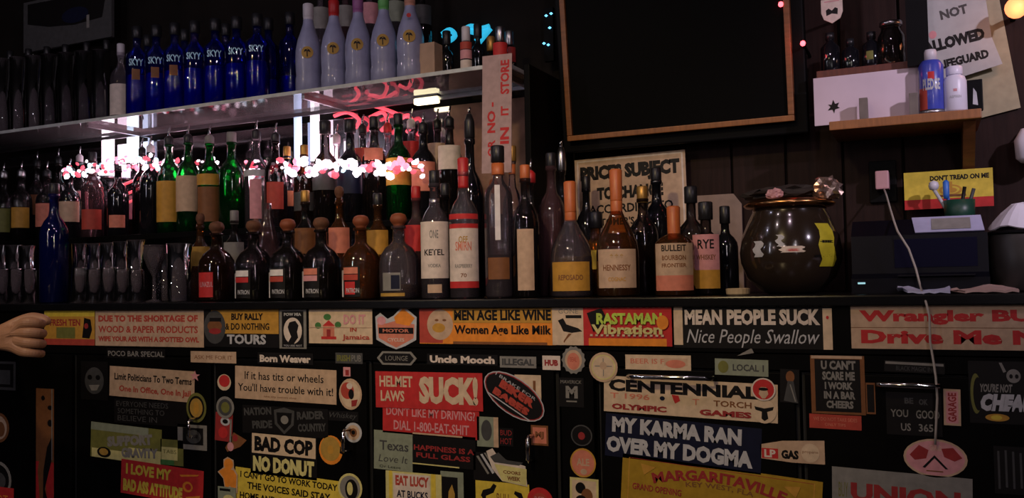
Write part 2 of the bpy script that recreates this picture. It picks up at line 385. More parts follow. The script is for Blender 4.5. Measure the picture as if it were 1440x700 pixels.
neon('turquoise neon fish shape above the glass shelf end', [[(622, 48), (632, 42), (640, 50), (630, 58), (624, 50)], [(652, 42), (662, 37), (676, 40), (688, 37)], [(660, 44), (672, 46), (686, 44)], [(690, 40), (680, 52), (672, 62)], [(674, 50), (670, 58)]], (.03, .48, .75), .8, r=.008)
o = empty('indicator_lights', at(770, 40, .45)); tag(o, 'cluster of small blue lights left of the big screen', 'lights'); P = Vector(o.location)
for (x, y) in ((768, 22), (775, 19), (773, 39), (765, 61), (771, 63)):
    link('bulb', lathe_me([(0, -.004), (.005, 0), (0, .004)], 8), em('bluedot', (.15, .55, 1), 2.2), o).location = at(x, y, .45)-P
box('light_bracket', (-.014, .006, -.09), (.014, .02, .06), blackwood, o)
# ---------------------------------------------------------------- bottles and glasses
G = dict(clear=glass('clear_glass', (.84, .80, .84), difw=.06, dif=(.5, .42, .5)), dark=glass('smoked_glass', (.30, .27, .27), difw=.05, dif=(.10, .08, .08)),
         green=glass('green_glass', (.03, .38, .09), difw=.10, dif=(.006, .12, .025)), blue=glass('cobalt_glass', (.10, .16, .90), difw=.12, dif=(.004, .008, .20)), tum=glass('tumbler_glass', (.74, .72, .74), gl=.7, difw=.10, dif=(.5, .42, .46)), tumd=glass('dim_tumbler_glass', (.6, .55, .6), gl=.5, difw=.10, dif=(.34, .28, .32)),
         amber=glass('amber_glass', (.65, .34, .12), difw=.12, dif=(.22, .09, .03)), brown=glass('brown_glass', (.22, .10, .05), difw=.2, dif=(.05, .02, .012)),
         black=mat('black_bottle_glass', (.006, .006, .008), .08, noise=.1, coat=.6), frost=mat('frosted_white_glass', (.27, .28, .42), .4, noise=.2, scale=22, coat=.7),
         navy=glass('deep_blue_glass', (.01, .015, .16), difw=.45, dif=(.004, .008, .09)), pinkish=glass('rosy_glass', (.55, .40, .42), difw=.12, dif=(.3, .16, .18)))
LQ = dict(clear=None, amber=glass('whiskey', (.55, .24, .05), difw=.2, dif=(.30, .11, .02)), gold=glass('gold_tequila', (.75, .55, .25), difw=.15, dif=(.45, .28, .08)),
          red=glass('red_liqueur', (.4, .03, .02), difw=.3, dif=(.25, .015, .01)), dark=glass('dark_rum', (.10, .04, .02), difw=.3, dif=(.03, .01, .006)), blue=glass('blue_liqueur', (.1, .2, .7), difw=.3, dif=(.03, .07, .4)), cobalt=glass('cobalt_liquid', (.02, .08, .9), difw=.6, dif=(.01, .02, .60)))
capm = dict(black=mat('black_cap', (.012, .012, .014), .35, noise=.1), red=mat('red_cap', (.45, .02, .02), .4, noise=.1), orange=mat('orange_foil', (.50, .13, .035), .4, noise=.15),
            cork=mat('tan_cork', (.13, .05, .022), .75, noise=.3, scale=90, bump=.4), silver=steel, gold=mat('gold_foil', (.45, .25, .06), .35, metal=.6, noise=.15), green=mat('green_wrap', (.12, .40, .10), .5, noise=.15),
            purple=mat('purple_wrap', (.30, .10, .26), .5, noise=.15), peach=mat('peach_wrap', (.50, .24, .16), .5, noise=.15), grey=mat('grey_cap', (.20, .19, .18), .45, noise=.15), white=mat('white_cap', (.55, .52, .55), .4, noise=.05), rust=mat('rust_cap', (.24, .06, .02), .6, noise=.2))
PR = {  # radius and height fractions of the glass
 'wine': [(.85, 0), (1, .012), (1, .60), (.93, .66), (.70, .72), (.40, .77), (.33, .82), (.32, .93), (.40, .935), (.40, .965), (.33, .97), (.33, 1)],
 'round': [(.80, 0), (1, .03), (1, .52), (.96, .60), (.80, .68), (.50, .73), (.34, .76), (.32, .96), (.40, .965), (.40, 1)],
 'squat': [(.86, 0), (.98, .03), (1, .30), (1, .50), (.93, .60), (.70, .70), (.40, .76), (.30, .80), (.29, .96), (.38, .965), (.38, 1)],
 'malibu': [(.84, 0), (1, .02), (1, .18), (.95, .22), (.96, .26), (1, .40), (.98, .52), (.84, .64), (.62, .74), (.42, .84), (.36, .92), (.36, 1)],
 'straight': [(.88, 0), (1, .02), (1, .70), (.92, .75), (.50, .80), (.36, .83), (.34, .96), (.42, .965), (.42, 1)],
 'flask': [(.88, 0), (1, .02), (1, .62), (.94, .68), (.70, .74), (.36, .78), (.27, .80), (.25, .96), (.29, .965), (.29, 1)],
 'cognac': [(.88, 0), (1, .02), (1, .36), (.94, .46), (.72, .56), (.42, .66), (.25, .74), (.22, .96), (.26, .965), (.26, 1)]}
def arc_me(r, z0, z1, a0, a1, n=12):
    vs = []; fs = []
    for k in range(n+1):
        a = a0+(a1-a0)*k/n; c, s = math.sin(a)*r, -math.cos(a)*r; vs += [(c, s, z0), (c, s, z1)]
    for k in range(n): fs.append((2*k, 2*k+2, 2*k+3, 2*k+1))
    return mesh(vs, fs)
def wrap_text(s, r, z0, z1, half, col, par, off=0.0, bold=0.02, shear=0):
    vs, fs = text_geo(s, bold, shear)
    out = [(math.sin(off+(x-.5)*2*half)*r, -math.cos(off+(x-.5)*2*half)*r, z0+(z1-z0)*z) for x, z in vs]
    link('lettering', mesh(out, fs), K(col), par)
def bottle(px, ytop, zb, Y, R, kind='wine', g='clear', liq=None, lab=None, cap='black', capk='cap', label='', group=None, sq=0.0, txt=(), name='liquor_bottle', yaw='cam', neck=None, cat='bottle'):
    x = px_on(px, Y, zb+.12); top = at(px, ytop, Y).z; H = top-zb
    if yaw == 'cam': yaw = .85*math.atan2(CAM.x-x, Y-CAM.y)
    t = empty(name, (x, Y, zb+.0004), yaw); tag(t, label, cat, group)
    ch = {'cap': .028, 'cork': .038, 'pourer': .055, 'long': .075, 'none': 0, 'foil': .030}[capk]; hg = H-ch+.006
    if capk == 'none': hg = H
    prof = [(r*R, z*hg) for r, z in PR[kind]]
    body = lathe('glass_body', prof, G[g], t, 22, sq=sq)
    rn = PR[kind][-2][0]*R
    if liq:
        lm, fr = liq; pf = [(max(r*R-.0022, .004), max(z*hg, .006)) for r, z in PR[kind] if z <= fr]
        pf.append((pf[-1][0], fr*hg)); pf.append((0, fr*hg)); lathe('liquor', [(0, .006)]+pf, LQ[lm], t, 18, sq=sq)
    cm = capm[cap]; r = max(rn, .0105); z = hg
    if capk == 'cap': lathe('cap', [(r*1.05, z-.006-.012), (r*1.12, z-.017), (r*1.12, z+ch-.008), (r*.95, z+ch-.006), (0, z+ch-.006)], cm, t, 14)
    elif capk == 'foil': lathe('foil', [(r*1.05, z-.05), (r*1.08, z-.045), (r*1.15, z+ch-.009), (r*.9, z+ch-.006), (0, z+ch-.006)], cm, t, 14)
    elif capk == 'cork': lathe('cork', [(r*.7, z-.004), (r*.75, z+.003), (r*.95, z+.007), (r*1.18, z+ch*.35), (r*1.18, z+ch*.52), (r*.95, z+ch*.75), (r*.5, z+ch-.006), (0, z+ch-.005)], cm, t, 16)
    elif capk in ('pourer', 'long'):
        n = .018 if capk == 'pourer' else .05
        p = lathe('pourer_collar', [(r*1.05, z-.012), (r*1.15, z-.010), (r*1.15, z+n*.6), (r*.55, z+n), (0, z+n)], cm, t, 12)
        q = link('pour_spout', tube_me([(0, 0, z+n-.002), (0, 0, z+n+.012), (.004, 0, z+ch-.008)], [.0042, .0034, .0026], 7), chrome, p, smooth=True)
    if neck: lathe('neck_band', [(rn*1.04, neck[0]*hg), (rn*1.06, neck[0]*hg+.001), (rn*1.06, neck[1]*hg)], capm[neck[2]], t, 14)
    if lab:
        for (z0, z1, half, col) in (lab if isinstance(lab, list) else [lab]):
            rr = R*1.012; link('paper_label', arc_me(rr, z0*hg, z1*hg, -half, half), K(col), t, smooth=True)
    for (s, z0, z1, half, col) in txt: wrap_text(s, R*1.02, z0*hg, z1*hg, half, col, t)
    return t
def glassware(px, ytop, zb, Y, R, kind, label, tint='tum', liq=None, group=None, flip=False):
    x = px_on(px, Y, zb+.03); H = at(px, ytop, Y).z-zb
    if H < .03: H = .07
    t = empty('drinking_glass', (x, Y, zb+.0004)); tag(t, label, 'glass', group)
    if kind == 'tumbler': p = [(0, .006), (R*.80, .006), (R*.95, H-.001), (R, H), (R*.84, .004), (R*.80, 0), (0, 0)]
    elif kind == 'tall': p = [(0, .010), (R*.82, .010), (R*.93, H-.001), (R, H), (R*.88, .004), (R*.86, 0), (0, 0)]
    else: p = [(R*.8, 0), (R*.8, .002), (.006, .008), (.005, H*.45), (R*.6, H*.60), (R, H*.82), (R*.92, H), (R*.88, H), (R*.95, H*.82), (R*.5, H*.62), (0, H*.5)]
    if flip: p = [(r, H-z) for r, z in p][::-1]
    lathe('bowl', p, G[tint], t, 18)
    lathe('rim', [(R*.97, (0 if flip else H-.0025)), (R*1.01, (.001 if flip else H-.001)), (R*.97, (.0025 if flip else H+.0005))], G[tint], t, 18)
    if liq: lathe('coloured_base', [(0, .007), (R*.78, .007), (R*.82, .02), (0, .02)], LQ[liq], t, 16)
    return t
ORD = ['first', 'second', 'third', 'fourth', 'fifth', 'sixth', 'seventh', 'eighth', 'ninth', 'tenth', 'eleventh', 'twelfth']
# --- blue vodka bottles on the glass shelf
bl = [(193, 38), (220, 36), (246, 33), (274, 30), (303, 27), (333, 24), (362, 20)]
for i, (px, yt) in enumerate(bl):
    t = bottle(px, yt, ZG, .31, .036, 'straight', 'blue', cap='black', capk='cap', group='cobalt blue bottles on the glass shelf', name='vodka_bottle',
       label='lettered cobalt blue bottle on the glass shelf, %s from the left of seven' % ORD[i], liq=('cobalt', .5), lab=([(.44, .56, .35, 'brown')] if i < 3 else None), txt=[('SKYY', .60, .68, .62, 'skyb')])
for i, px in enumerate((208, 260, 318, 378, 408)):
    bottle(px, 50-i*8, ZG, .415, .034, 'straight', 'blue', cap='black', liq=('cobalt', .35), label='plain cobalt blue bottle in the rear row, %s from the left' % ORD[i], group='rear cobalt blue bottles', name='vodka_bottle')
bottle(170, 62, ZG, .33, .034, 'wine', 'clear', lab=(.10, .52, 1.4, 'paper'), cap='white', label='clear bottle with a pale label left of the cobalt blue bottles')
# --- frosted coconut rum bottles
for i, (px, yt, cp) in enumerate([(434, 6, 'white'), (470, 1, 'red'), (504, -4, 'purple'), (540, -8, 'green'), (577, -14, 'peach')]):
    t = bottle(px, yt, ZG, .285, .0385, 'malibu', 'frost', cap=cp if cp != 'white' else 'white', capk='cap', neck=(.84, .99, cp), group='frosted white bottles on the glass shelf', name='rum_bottle',
      label='frosted white bottle with a %s neck and round emblem' % {'white': 'plain white', 'red': 'red', 'purple': 'purple', 'green': 'green', 'peach': 'peach'}[cp])
    R = .0385; z0 = .118
    def disc(r, half, z, col, nm, rr, off=0.0):
        vs = [(0+math.sin(off)*rr, -math.cos(off)*rr, z)]+[(math.sin(off+half*math.cos(2*PI*k/16))*rr, -math.cos(off+half*math.cos(2*PI*k/16))*rr, z+r*math.sin(2*PI*k/16)) for k in range(16)]
        link(nm, mesh(vs, [(0, k+1, (k+1) % 16+1) for k in range(16)]), K(col), t)
    disc(.0175, .45, z0, 'gold', 'sun_emblem', R*1.03)
    vs = [(-.002, 0), (.002, 0), (.003, .012), (-.001, .012)]
    rr = R*1.04
    link('palm_print', mesh([(math.sin(x/rr)*rr, -math.cos(x/rr)*rr, z0+z) for x, z in [(-.0015, -.013), (.0015, -.013), (.001, .003), (.010, 0), (.007, .007), (.001, .010), (-.007, .008), (-.010, .001), (-.002, .004)]], [tuple(range(9))]), K('ink'), t)
    if i == 4: disc(.006, .16, .175, 'red', 'red_spot', rr)
# --- boxes and bottles at the shelf's right end
x = px_on(606, .30, ZG+.05)
o = box('carton', (x-.026, .275, ZG+.0004), (x+.026, .32, ZG+.10), mat('brown_card', (.40, .26, .17), .7, noise=.15), bev=.001); tag(o, 'small plain brown carton right of the frosted bottles', 'box')
bottle(655, 38, ZG, .29, .016, 'straight', 'clear', liq=('red', .3), lab=[(.1, .35, 1.3, 'paper'), (.38, .6, 1.3, 'pink'), (.62, .8, 1.3, 'mred')], cap='white', label='slim bottle banded red and white in front of the turquoise neon')
bottle(703, 38, ZG, .29, .020, 'straight', 'dark', lab=[(.30, .75, 1.2, 'red'), (.12, .26, .9, 'silver')], cap='silver', label='short dark bottle with a bright red label at the right end of the glass shelf')
bottle(716, 44, ZG, .36, .018, 'straight', 'dark', lab=(.35, .75, 1.2, 'dred'), cap='silver', label='short dark bottle with a dull red label behind the bright red one')
bottle(628, 44, ZG, .34, .020, 'round', 'black', cap='black', label='short black bottle between the brown carton and the banded slim bottle')
bottle(672, 34, ZG, .40, .020, 'wine', 'black', cap='black', label='black bottle standing behind the slim banded bottle')
bottle(690, 52, ZG, .36, .018, 'round', 'black', cap='gold', label='small black bottle with a gold cap near the glass shelf end')
# pale bottles behind the frosted ones
for i, (px, yt) in enumerate([(452, -30), (487, -32), (521, -36), (557, -38), (594, -30)]):
    bottle(px, yt, ZG, .42, .030, 'straight', ['clear', 'pinkish', 'clear', 'clear', 'dark'][i], lab=(.62, .80, 1.2, ['grey', 'grey', 'pink', 'ggrey', 'dgrey'][i]), cap='grey', label='tall pale bottle in the row behind the frosted ones, %s from the left' % ORD[i], group='pale bottles behind the frosted ones')
# dim glasses at the far left of the glass shelf
for i, px in enumerate((4, 26, 48, 70, 94, 118, 142)):
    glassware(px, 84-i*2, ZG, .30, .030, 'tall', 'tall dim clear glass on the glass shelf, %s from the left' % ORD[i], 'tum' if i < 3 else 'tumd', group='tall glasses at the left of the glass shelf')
for i, px in enumerate((14, 40, 66, 92, 122, 150)):
    bottle(px, 72-i*3, ZG, .41, .030, 'wine', 'dark', lab=(.2, .5, 1.0, ['dgrey', 'brown', 'dgrey', 'dred', 'dgrey', 'grey'][i]), cap='black', label='dark bottle behind the tall glasses on the glass shelf, %s from left' % ORD[i], group='dark bottles behind the tall glasses')
# --- second row: bottles on the lower tier: px, top, Y, R, profile, glass, label, cap, cap kind, words
T = [
 (5, 228, .31, .036, 'wine', 'dark', (.15, .5, 1.1, 'olive'), 'silver', 'pourer', 'olive-labelled'),
 (30, 226, .31, .036, 'wine', 'dark', (.2, .5, .9, 'ochre'), 'silver', 'pourer', 'ochre-labelled'),
 (52, 212, .40, .032, 'wine', 'dark', (.35, .60, 1.2, 'brown'), 'black', 'pourer', 'tall dark brown-labelled'),
 (66, 226, .31, .036, 'wine', 'dark', (.2, .55, 1.2, 'salmon'), 'black', 'pourer', 'salmon-labelled'),
 (82, 208, .40, .032, 'wine', 'dark', (.3, .6, 1.2, 'dgrey'), 'black', 'pourer', 'tall grey-labelled'),
 (98, 222, .31, .036, 'round', 'black', (.25, .55, 1.1, 'tan'), 'black', 'pourer', 'black tan-labelled'),
 (112, 205, .40, .032, 'wine', 'dark', (.3, .6, 1.2, 'pink'), 'white', 'pourer', 'tall pink-labelled'),
 (130, 214, .31, .036, 'wine', 'pinkish', (.1, .35, 1.0, 'mred'), 'black', 'cap', 'rosy'),
 (166, 226, .31, .034, 'wine', 'black', (.12, .3, .8, 'salmon'), 'black', 'cap', 'short black orange-striped'),
 (200, 194, .40, .032, 'wine', 'dark', None, 'black', 'pourer', 'tall plain dark'),
 (212, 190, .31, .034, 'wine', 'black', None, 'white', 'pourer', 'black white-tipped'),
 (238, 178, .31, .038, 'wine', 'green', (.12, .56, 1.45, 'ochre'), 'black', 'pourer', 'green yellow-ochre-labelled'),
 (265, 175, .31, .037, 'wine', 'green', (.22, .60, 1.45, 'tan'), 'black', 'pourer', 'green white-labelled'),
 (295, 176, .31, .038, 'wine', 'green', [(.50, .62, 1.45, 'ochre'), (.1, .48, 1.1, 'brown')], 'grey', 'pourer', 'green amber-shouldered'),
 (326, 186, .31, .040, 'wine', 'green', None, 'grey', 'cap', 'plain dark green grey-capped'),
 (361, 168, .31, .036, 'wine', 'clear', [(.1, .52, .5, 'pink'), (.55, .62, 1.4, 'silver')], 'black', 'pourer', 'clear pink-striped'),
 (388, 172, .31, .034, 'wine', 'dark', (.2, .5, .8, 'mred'), 'black', 'pourer', 'dark red-labelled'),
 (404, 206, .41, .030, 'wine', 'black', (.3, .5, 1, 'brown'), 'gold', 'cap', 'short gold-capped'),
 (428, 204, .31, .032, 'wine', 'brown', (.2, .45, 1.1, 'dgrey'), 'gold', 'cap', 'brown gold-capped'),
 (458, 170, .31, .038, 'round', 'dark', (.35, .60, 1.3, 'dgrey'), 'black', 'cap', 'dark square-shouldered'),
 (474, 174, .41, .028, 'wine', 'clear', (.3, .6, 1.2, 'dred'), 'white', 'pourer', 'clear white-tipped'),
 (493, 168, .31, .038, 'round', 'black', (.30, .62, 1.3, 'navy'), 'black', 'cap', 'black navy-labelled'),
 (511, 160, .41, .030, 'wine', 'dark', (.6, .8, 1.2, 'mred'), 'black', 'pourer', 'dark red-collared'),
 (527, 164, .31, .036, 'wine', 'dark', (.62, .74, .8, 'salmon'), 'black', 'cap', 'dark salmon-shouldered'),
 (546, 158, .41, .030, 'wine', 'clear', (.3, .5, 1, 'tan'), 'red', 'pourer', 'clear red-capped'),
 (561, 160, .31, .036, 'wine', 'green', (.35, .62, 1.3, 'ochre'), 'black', 'cap', 'dark green ochre-labelled'),
 (579, 152, .41, .030, 'wine', 'clear', (.62, .82, 1.2, 'red'), 'white', 'pourer', 'clear red-shouldered'),
 (596, 156, .31, .036, 'wine', 'black', (.3, .62, 1.1, 'salmon'), 'black', 'pourer', 'black salmon-labelled'),
 (616, 152, .41, .030, 'wine', 'dark', (.5, .8, 1.2, 'tan'), 'black', 'pourer', 'dark tan-collared'),
 (633, 148, .31, .034, 'wine', 'dark', (.5, .75, 1.1, 'paper'), 'black', 'pourer', 'dark pale-collared'),
]
# where it stands: neighbours named by their look
for i, (px, yt, Y, R, kd, g, lb_, cp, ck, words) in enumerate(T):
    left = T[i-1][9] if i else None
    art = 'bottle on the lower tier, ' + ('right of the %s one' % left if left else 'farthest left')
    lab = '%s %s' % (words, art)
    bottle(px, yt, ZT, Y, R, kd, g, lab=lb_, cap=cp, capk=ck, label=lab, group='bottles on the lower tier', liq=('dark', .5) if g == 'dark' and i % 2 else None)
# --- counter, front row of squat tequila bottles with round corks
sqb = [(305, 312, .085, 'brown', 'red', 'bright red'), (357, 310, .085, 'black', 'white', 'red-banded white'), (405, 308, .085, 'black', 'paper', 'white-edged dark'),
       (452, 306, .085, 'dark', 'pink', 'pink and white'), (508, 303, .085, 'amber', 'mred', 'red and white'), (561, 300, .085, 'clear', 'grey', 'grey-blue')]
for i, (px, yt, Y, g, lc, words) in enumerate(sqb):
    t = bottle(px, yt, CTOP, Y, .047, 'squat', 'dark' if g == 'black' else g, liq=({0: 'amber', 1: 'dark', 2: 'dark', 3: 'dark', 4: 'amber', 5: 'gold'}[i], .42 if i < 5 else .2), capk='cork', cap='cork' if i not in (2, 4, 5) else 'rust', sq=.10, yaw=.12,
        name='tequila_bottle', group='squat cork-topped bottles at the counter edge', label='squat bottle with round cork and %s label at the counter edge' % words)
    hg = 0.175*1.0; R = .0485
    if i == 0:
        link('paper_label', arc_me(R+.0015, .012, .080, -.62, .42), K('red'), t, smooth=True); wrap_text('LUNAZUL', R+.0022, .040, .054, .42, 'pink', t)
    elif i in (1, 2, 3, 4):
        link('paper_label', arc_me(R+.0012, .008, .085, -.80, .40), K('ink'), t, smooth=True)
        link('label_edge', arc_me(R+.0020, .008, .075, -.82, -.62), K('white'), t); link('label_edge', arc_me(R+.0020, .066, .082, -.60, .30), K('white' if i < 3 else 'salmon'), t)
        link('label_band', arc_me(R+.0025, .050, .064, -.62, .30), K('red' if i == 1 else 'pink' if i == 3 else 'mred'), t)
        if i == 4: link('label_patch', arc_me(R+.0025, .014, .046, -.48, .15), K('red'), t)
        wrap_text('PATRON', R+.003, .018, .030, .36, 'silver', t)
    else:
        link('paper_label', arc_me(R+.0012, .022, .066, -.50, .50), K('grey'), t, smooth=True); link('label_patch', arc_me(R+.002, .026, .060, .02, .46), K('navy'), t, smooth=True)
        link('label_band', arc_me(R+.002, .008, .016, -.7, .7), K('gold'), t, smooth=True)
# --- counter, right-hand front bottles
B = bottle
B(612, 240, CTOP, .085, .0355, 'wine', 'clear', lab=[(.17, .64, 1.25, 'paper'), (.05, .12, .5, 'tan')], cap='black', capk='cap', name='vodka_bottle', label='clear bottle with a cream label and black cap at the counter edge',
  txt=[('KETEL', .36, .41, .72, 'ink'), ('ONE', .50, .57, .3, 'grey'), ('VODKA', .26, .29, .45, 'grey')], neck=(.80, .84, 'silver'))
B(653, 222, CTOP, .085, .0360, 'wine', 'clear', lab=[(.13, .53, 1.25, 'paper'), (.08, .13, 1.25, 'red'), (.53, .565, 1.25, 'red'), (.60, .64, 1.25, 'red')], cap='red', capk='foil', name='vodka_bottle', label='clear bottle with a pale red-trimmed label and red cap',
  txt=[('SMIRN', .36, .43, .55, 'salmon'), ('OFF', .42, .47, .30, 'gold'), ('RASPBERRY', .23, .26, .6, 'grey'), ('70', .16, .19, .2, 'brown')])
B(663, 150, CTOP, .20, .036, 'wine', 'black', cap='black', capk='long', label='tall black bottle with a long black pourer behind the red-capped one')
B(702, 205, CTOP, .085, .0345, 'straight', 'clear', liq=('dark', .30), lab=[(.13, .28, .8, 'brown'), (.40, .78, .18, 'white')], cap='black', capk='cap', neck=(.86, .94, 'orange'), label='clear bottle with an orange collar and white stripe beside the narrow tan label')
B(740, 232, CTOP, .085, .0325, 'wine', 'dark', lab=(.06, .55, .62, 'tan'), cap='orange', capk='cap', label='clear-necked bottle with a narrow upright tan label')
B(777, 215, CTOP, .19, .034, 'wine', 'pinkish', cap='black', capk='cap', label='large rosy clear bottle with black cap behind the narrow tan label')
B(696, 252, CTOP, .225, .021, 'wine', 'pinkish', cap='rust', capk='cork', label='rosy bottle with a round orange stopper behind the orange collar')
B(722, 205, CTOP, .21, .026, 'wine', 'clear', cap='gold', capk='cap', neck=(.86, .93, 'orange'), label='clear bottle with a gold cap in the rear before the sign')
B(803, 255, CTOP, .10, .0480, 'cognac', 'clear', liq=('gold', .38), lab=(.06, .33, 1.05, 'ochre'), cap='orange', capk='foil', name='tequila_bottle', label='round-shouldered bottle with an orange foil neck and plain amber label', neck=(.72, .97, 'orange'), txt=[('REPOSADO', .16, .21, .6, 'brown')])
B(868, 238, CTOP, .10, .0485, 'cognac', 'amber', liq=('dark', .42), lab=(.075, .40, 1.0, 'tan'), cap='orange', capk='foil', name='cognac_bottle', label='wide bottle with a tall orange foil neck and cream bordered label', neck=(.70, .97, 'orange'),
  txt=[('HENNESSY', .22, .27, .66, 'brown'), ('COGNAC', .13, .165, .4, 'ochre'), ('* * *', .32, .36, .3, 'gold')])
B(948, 290, CTOP, .10, .0440, 'flask', 'amber', liq=('amber', .5), lab=[(.07, .26, 1.1, 'salmon'), (.26, .66, 1.1, 'tan')], cap='orange', capk='foil', name='whiskey_bottle', label='flask-shaped whiskey bottle with an orange stopper and two-tone raised label',
  txt=[('BULLEIT', .56, .64, .62, 'ink'), ('BOURBON', .45, .51, .6, 'brown'), ('FRONTIER', .36, .41, .62, 'brown')])
B(993, 284, CTOP, .16, .036, 'round', 'dark', liq=('amber', .5), lab=[(.08, .30, .9, 'ochre'), (.30, .72, .9, 'pink')], cap='black', capk='cap', name='whiskey_bottle', label='dim whiskey bottle with a black cap right of the orange-stoppered one', txt=[('RYE', .55, .66, .5, 'ink'), ('WHISKEY', .42, .48, .6, 'brown')])
B(1020, 290, CTOP, .22, .028, 'wine', 'black', cap='black', label='black bottle between the dim whiskey bottle and the big bowl')
B(838, 298, CTOP, .24, .040, 'round', 'amber', liq=('gold', .7), lab=(.35, .6, .6, 'yellow'), cap='black', label='gold bottle with a yellow spot label between the two orange-necked bottles')
B(905, 262, CTOP, .24, .036, 'wine', 'dark', cap='gold', liq=('amber', .5), label='dark amber bottle with a gold cap under the prices sign')
B(925, 236, CTOP, .33, .036, 'wine', 'black', cap='black', label='tall black bottle before the right part of the prices sign')
B(973, 262, CTOP, .26, .034, 'round', 'dark', cap='black', label='dark stub bottle behind the two whiskey bottles')
B(826, 248, CTOP, .38, .030, 'wine', 'black', cap='black', label='black bottle just behind the amber-labelled one')
B(792, 196, CTOP, .30, .026, 'wine', 'dark', cap='silver', capk='long', label='dark bottle with a long steel pourer below the left corner of the screen')
B(748, 222, CTOP, .15, .020, 'wine', 'dark', cap='red', capk='pourer', label='slim dark bottle with a pourer in a red collar behind the narrow tan label')
# --- counter, rear bottles seen between the squat ones
R2 = [(282, 300, .18, 'amber', 'cork', 'amber bottle with a cork tipped orange'), (330, 296, .19, 'dark', 'cap', 'smoky bottle with a grey cap'), (430, 268, .18, 'dark', 'cap', 'smoky bottle with a gold cap'),
      (478, 262, .19, 'amber', 'cork', 'amber bottle with a bulbous cork'), (532, 272, .18, 'amber', 'cap', 'amber bottle with a black cap'), (586, 262, .18, 'pinkish', 'cap', 'rosy bottle with a red cap'), (627, 258, .20, 'dark', 'cap', 'smoky bottle with a black cap')]
for i, (px, yt, Y, g, ck, words) in enumerate(R2):
    near = ['behind the red-labelled squat one', 'behind the red-banded squat one', 'behind the pink-labelled squat one', 'left behind the red and white squat one', 'left behind the grey-blue squat one', 'left behind the cream-labelled vodka', 'between the two front vodkas'][i]
    B(px, yt, CTOP, Y, .033, 'wine', g, lab=(.45, .7, 1.0, ['gold', 'grey', 'brown', 'salmon', 'ochre', 'red', 'dgrey'][i]), cap=['cork', 'grey', 'gold', 'cork', 'black', 'red', 'black'][i], capk=ck, liq=('amber', .5) if g == 'amber' else None, label=words+' '+near)
B(376, 286, CTOP, .19, .036, 'malibu', 'pinkish', capk='none', label='pale conical rosy decanter standing behind the red-banded squat bottle', name='decanter')
# --- counter, left
B(76, 258, CTOP, .10, .042, 'wine', 'navy', cap='black', capk='cap', name='wine_bottle', label='tall deep blue bottle standing alone among the glasses at the left')
gl = [(3, 378, .08), (22, 378, .08), (41, 378, .08), (112, 376, .08), (132, 378, .08), (152, 376, .08), (172, 378, .08), (192, 379, .08)]
for i, (px, yt, Y) in enumerate(gl):
    glassware(px, yt, CTOP, Y, .026, 'tumbler', 'upturned clear tumbler in the front row on the counter, %s from the left' % ORD[i], flip=True, group='upturned tumblers in front')
gl = [(0, 345, .17), (20, 345, .17), (39, 346, .17), (114, 343, .17), (134, 343, .17), (153, 342, .17), (172, 340, .17), (192, 338, .17)]
for i, (px, yt, Y) in enumerate(gl):
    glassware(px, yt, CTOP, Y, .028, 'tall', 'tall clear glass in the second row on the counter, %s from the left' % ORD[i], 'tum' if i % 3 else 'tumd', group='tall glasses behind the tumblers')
glassware(217, 345, CTOP, .08, .031, 'goblet', 'stemmed clear goblet left of the blue-based glass')
glassware(252, 343, CTOP, .08, .036, 'tall', 'wide glass with a blue base left of the red-labelled squat bottle', liq='blue')
glassware(236, 350, CTOP, .17, .030, 'tall', 'plain clear glass behind the stemmed goblet and the blue-based glass')
# ---------------------------------------------------------------- stickers on the cooler fronts
st = sticker
st('yellow and red sticker with a black figure left of the tan wood and paper one', 62, 437, 133, 485, 0, 'ochre', [('r', 0, 0, 1, .16, 'yellow'), ('r', 0, .82, 1, 1, 'mred'), ('t', 'FRESH TEN', .12, .24, .72, .44, 'dred', dict(bold=.03)), ('r', .25, .48, .62, .80, 'olive'), ('p', [(.80, .20), (.92, .25), (.95, .55), (.90, .80), (.76, .78), (.78, .5)], 'ink'), ('e', .80, .36, .88, .52, 'dred')])
st('tan sticker with three rows of red capitals about wood and paper products', 132, 437, 284, 487, 0, 'tan', [('t', 'DUE TO THE SHORTAGE OF', .03, .12, .95, .31, 'mred', dict(bold=.055)), ('t', 'WOOD & PAPER PRODUCTS', .03, .42, .95, .62, 'mred', dict(bold=.03)), ('t', 'WIPE YOUR ASS WITH A SPOTTED OWL', .03, .72, .96, .87, 'mred', dict(bold=.05))])
st('ochre and black sticker with a gentleman\'s face and white lettering', 286, 435, 391, 488, 0, 'ink', [('r', .10, 0, 1, .64, 'ochre'), ('e', 0, .02, .30, .92, 'dgrey'), ('e', .05, .28, .25, .60, 'brown'), ('e', .07, .50, .24, .66, 'dred'), ('r', .08, .22, .24, .32, 'ink'), ('t', 'BUY RALLY', .38, .10, .80, .28, 'ink', dict(bold=.04)), ('t', '& DO NOTHING', .30, .36, .88, .54, 'ink', dict(bold=.02)), ('t', 'TOURS', .32, .66, .84, .92, 'silver', dict(bold=.04))])
st('grey upright sticker with a black profile in a pale oval', 393, 434, 431, 490, 0, 'grey', [('r', .10, .06, .90, .97, 'ink'), ('e', .16, .22, .84, .88, 'paper'), ('p', [(.38, .34), (.60, .30), (.72, .42), (.66, .58), (.70, .72), (.50, .92), (.28, .90), (.44, .70), (.36, .56), (.32, .46)], 'ink'), ('t', 'POW MIA', .18, .10, .82, .18, 'silver', dict(bold=.04)), ('t', 'YOU ARE NOT', .16, .90, .84, .95, 'silver')])
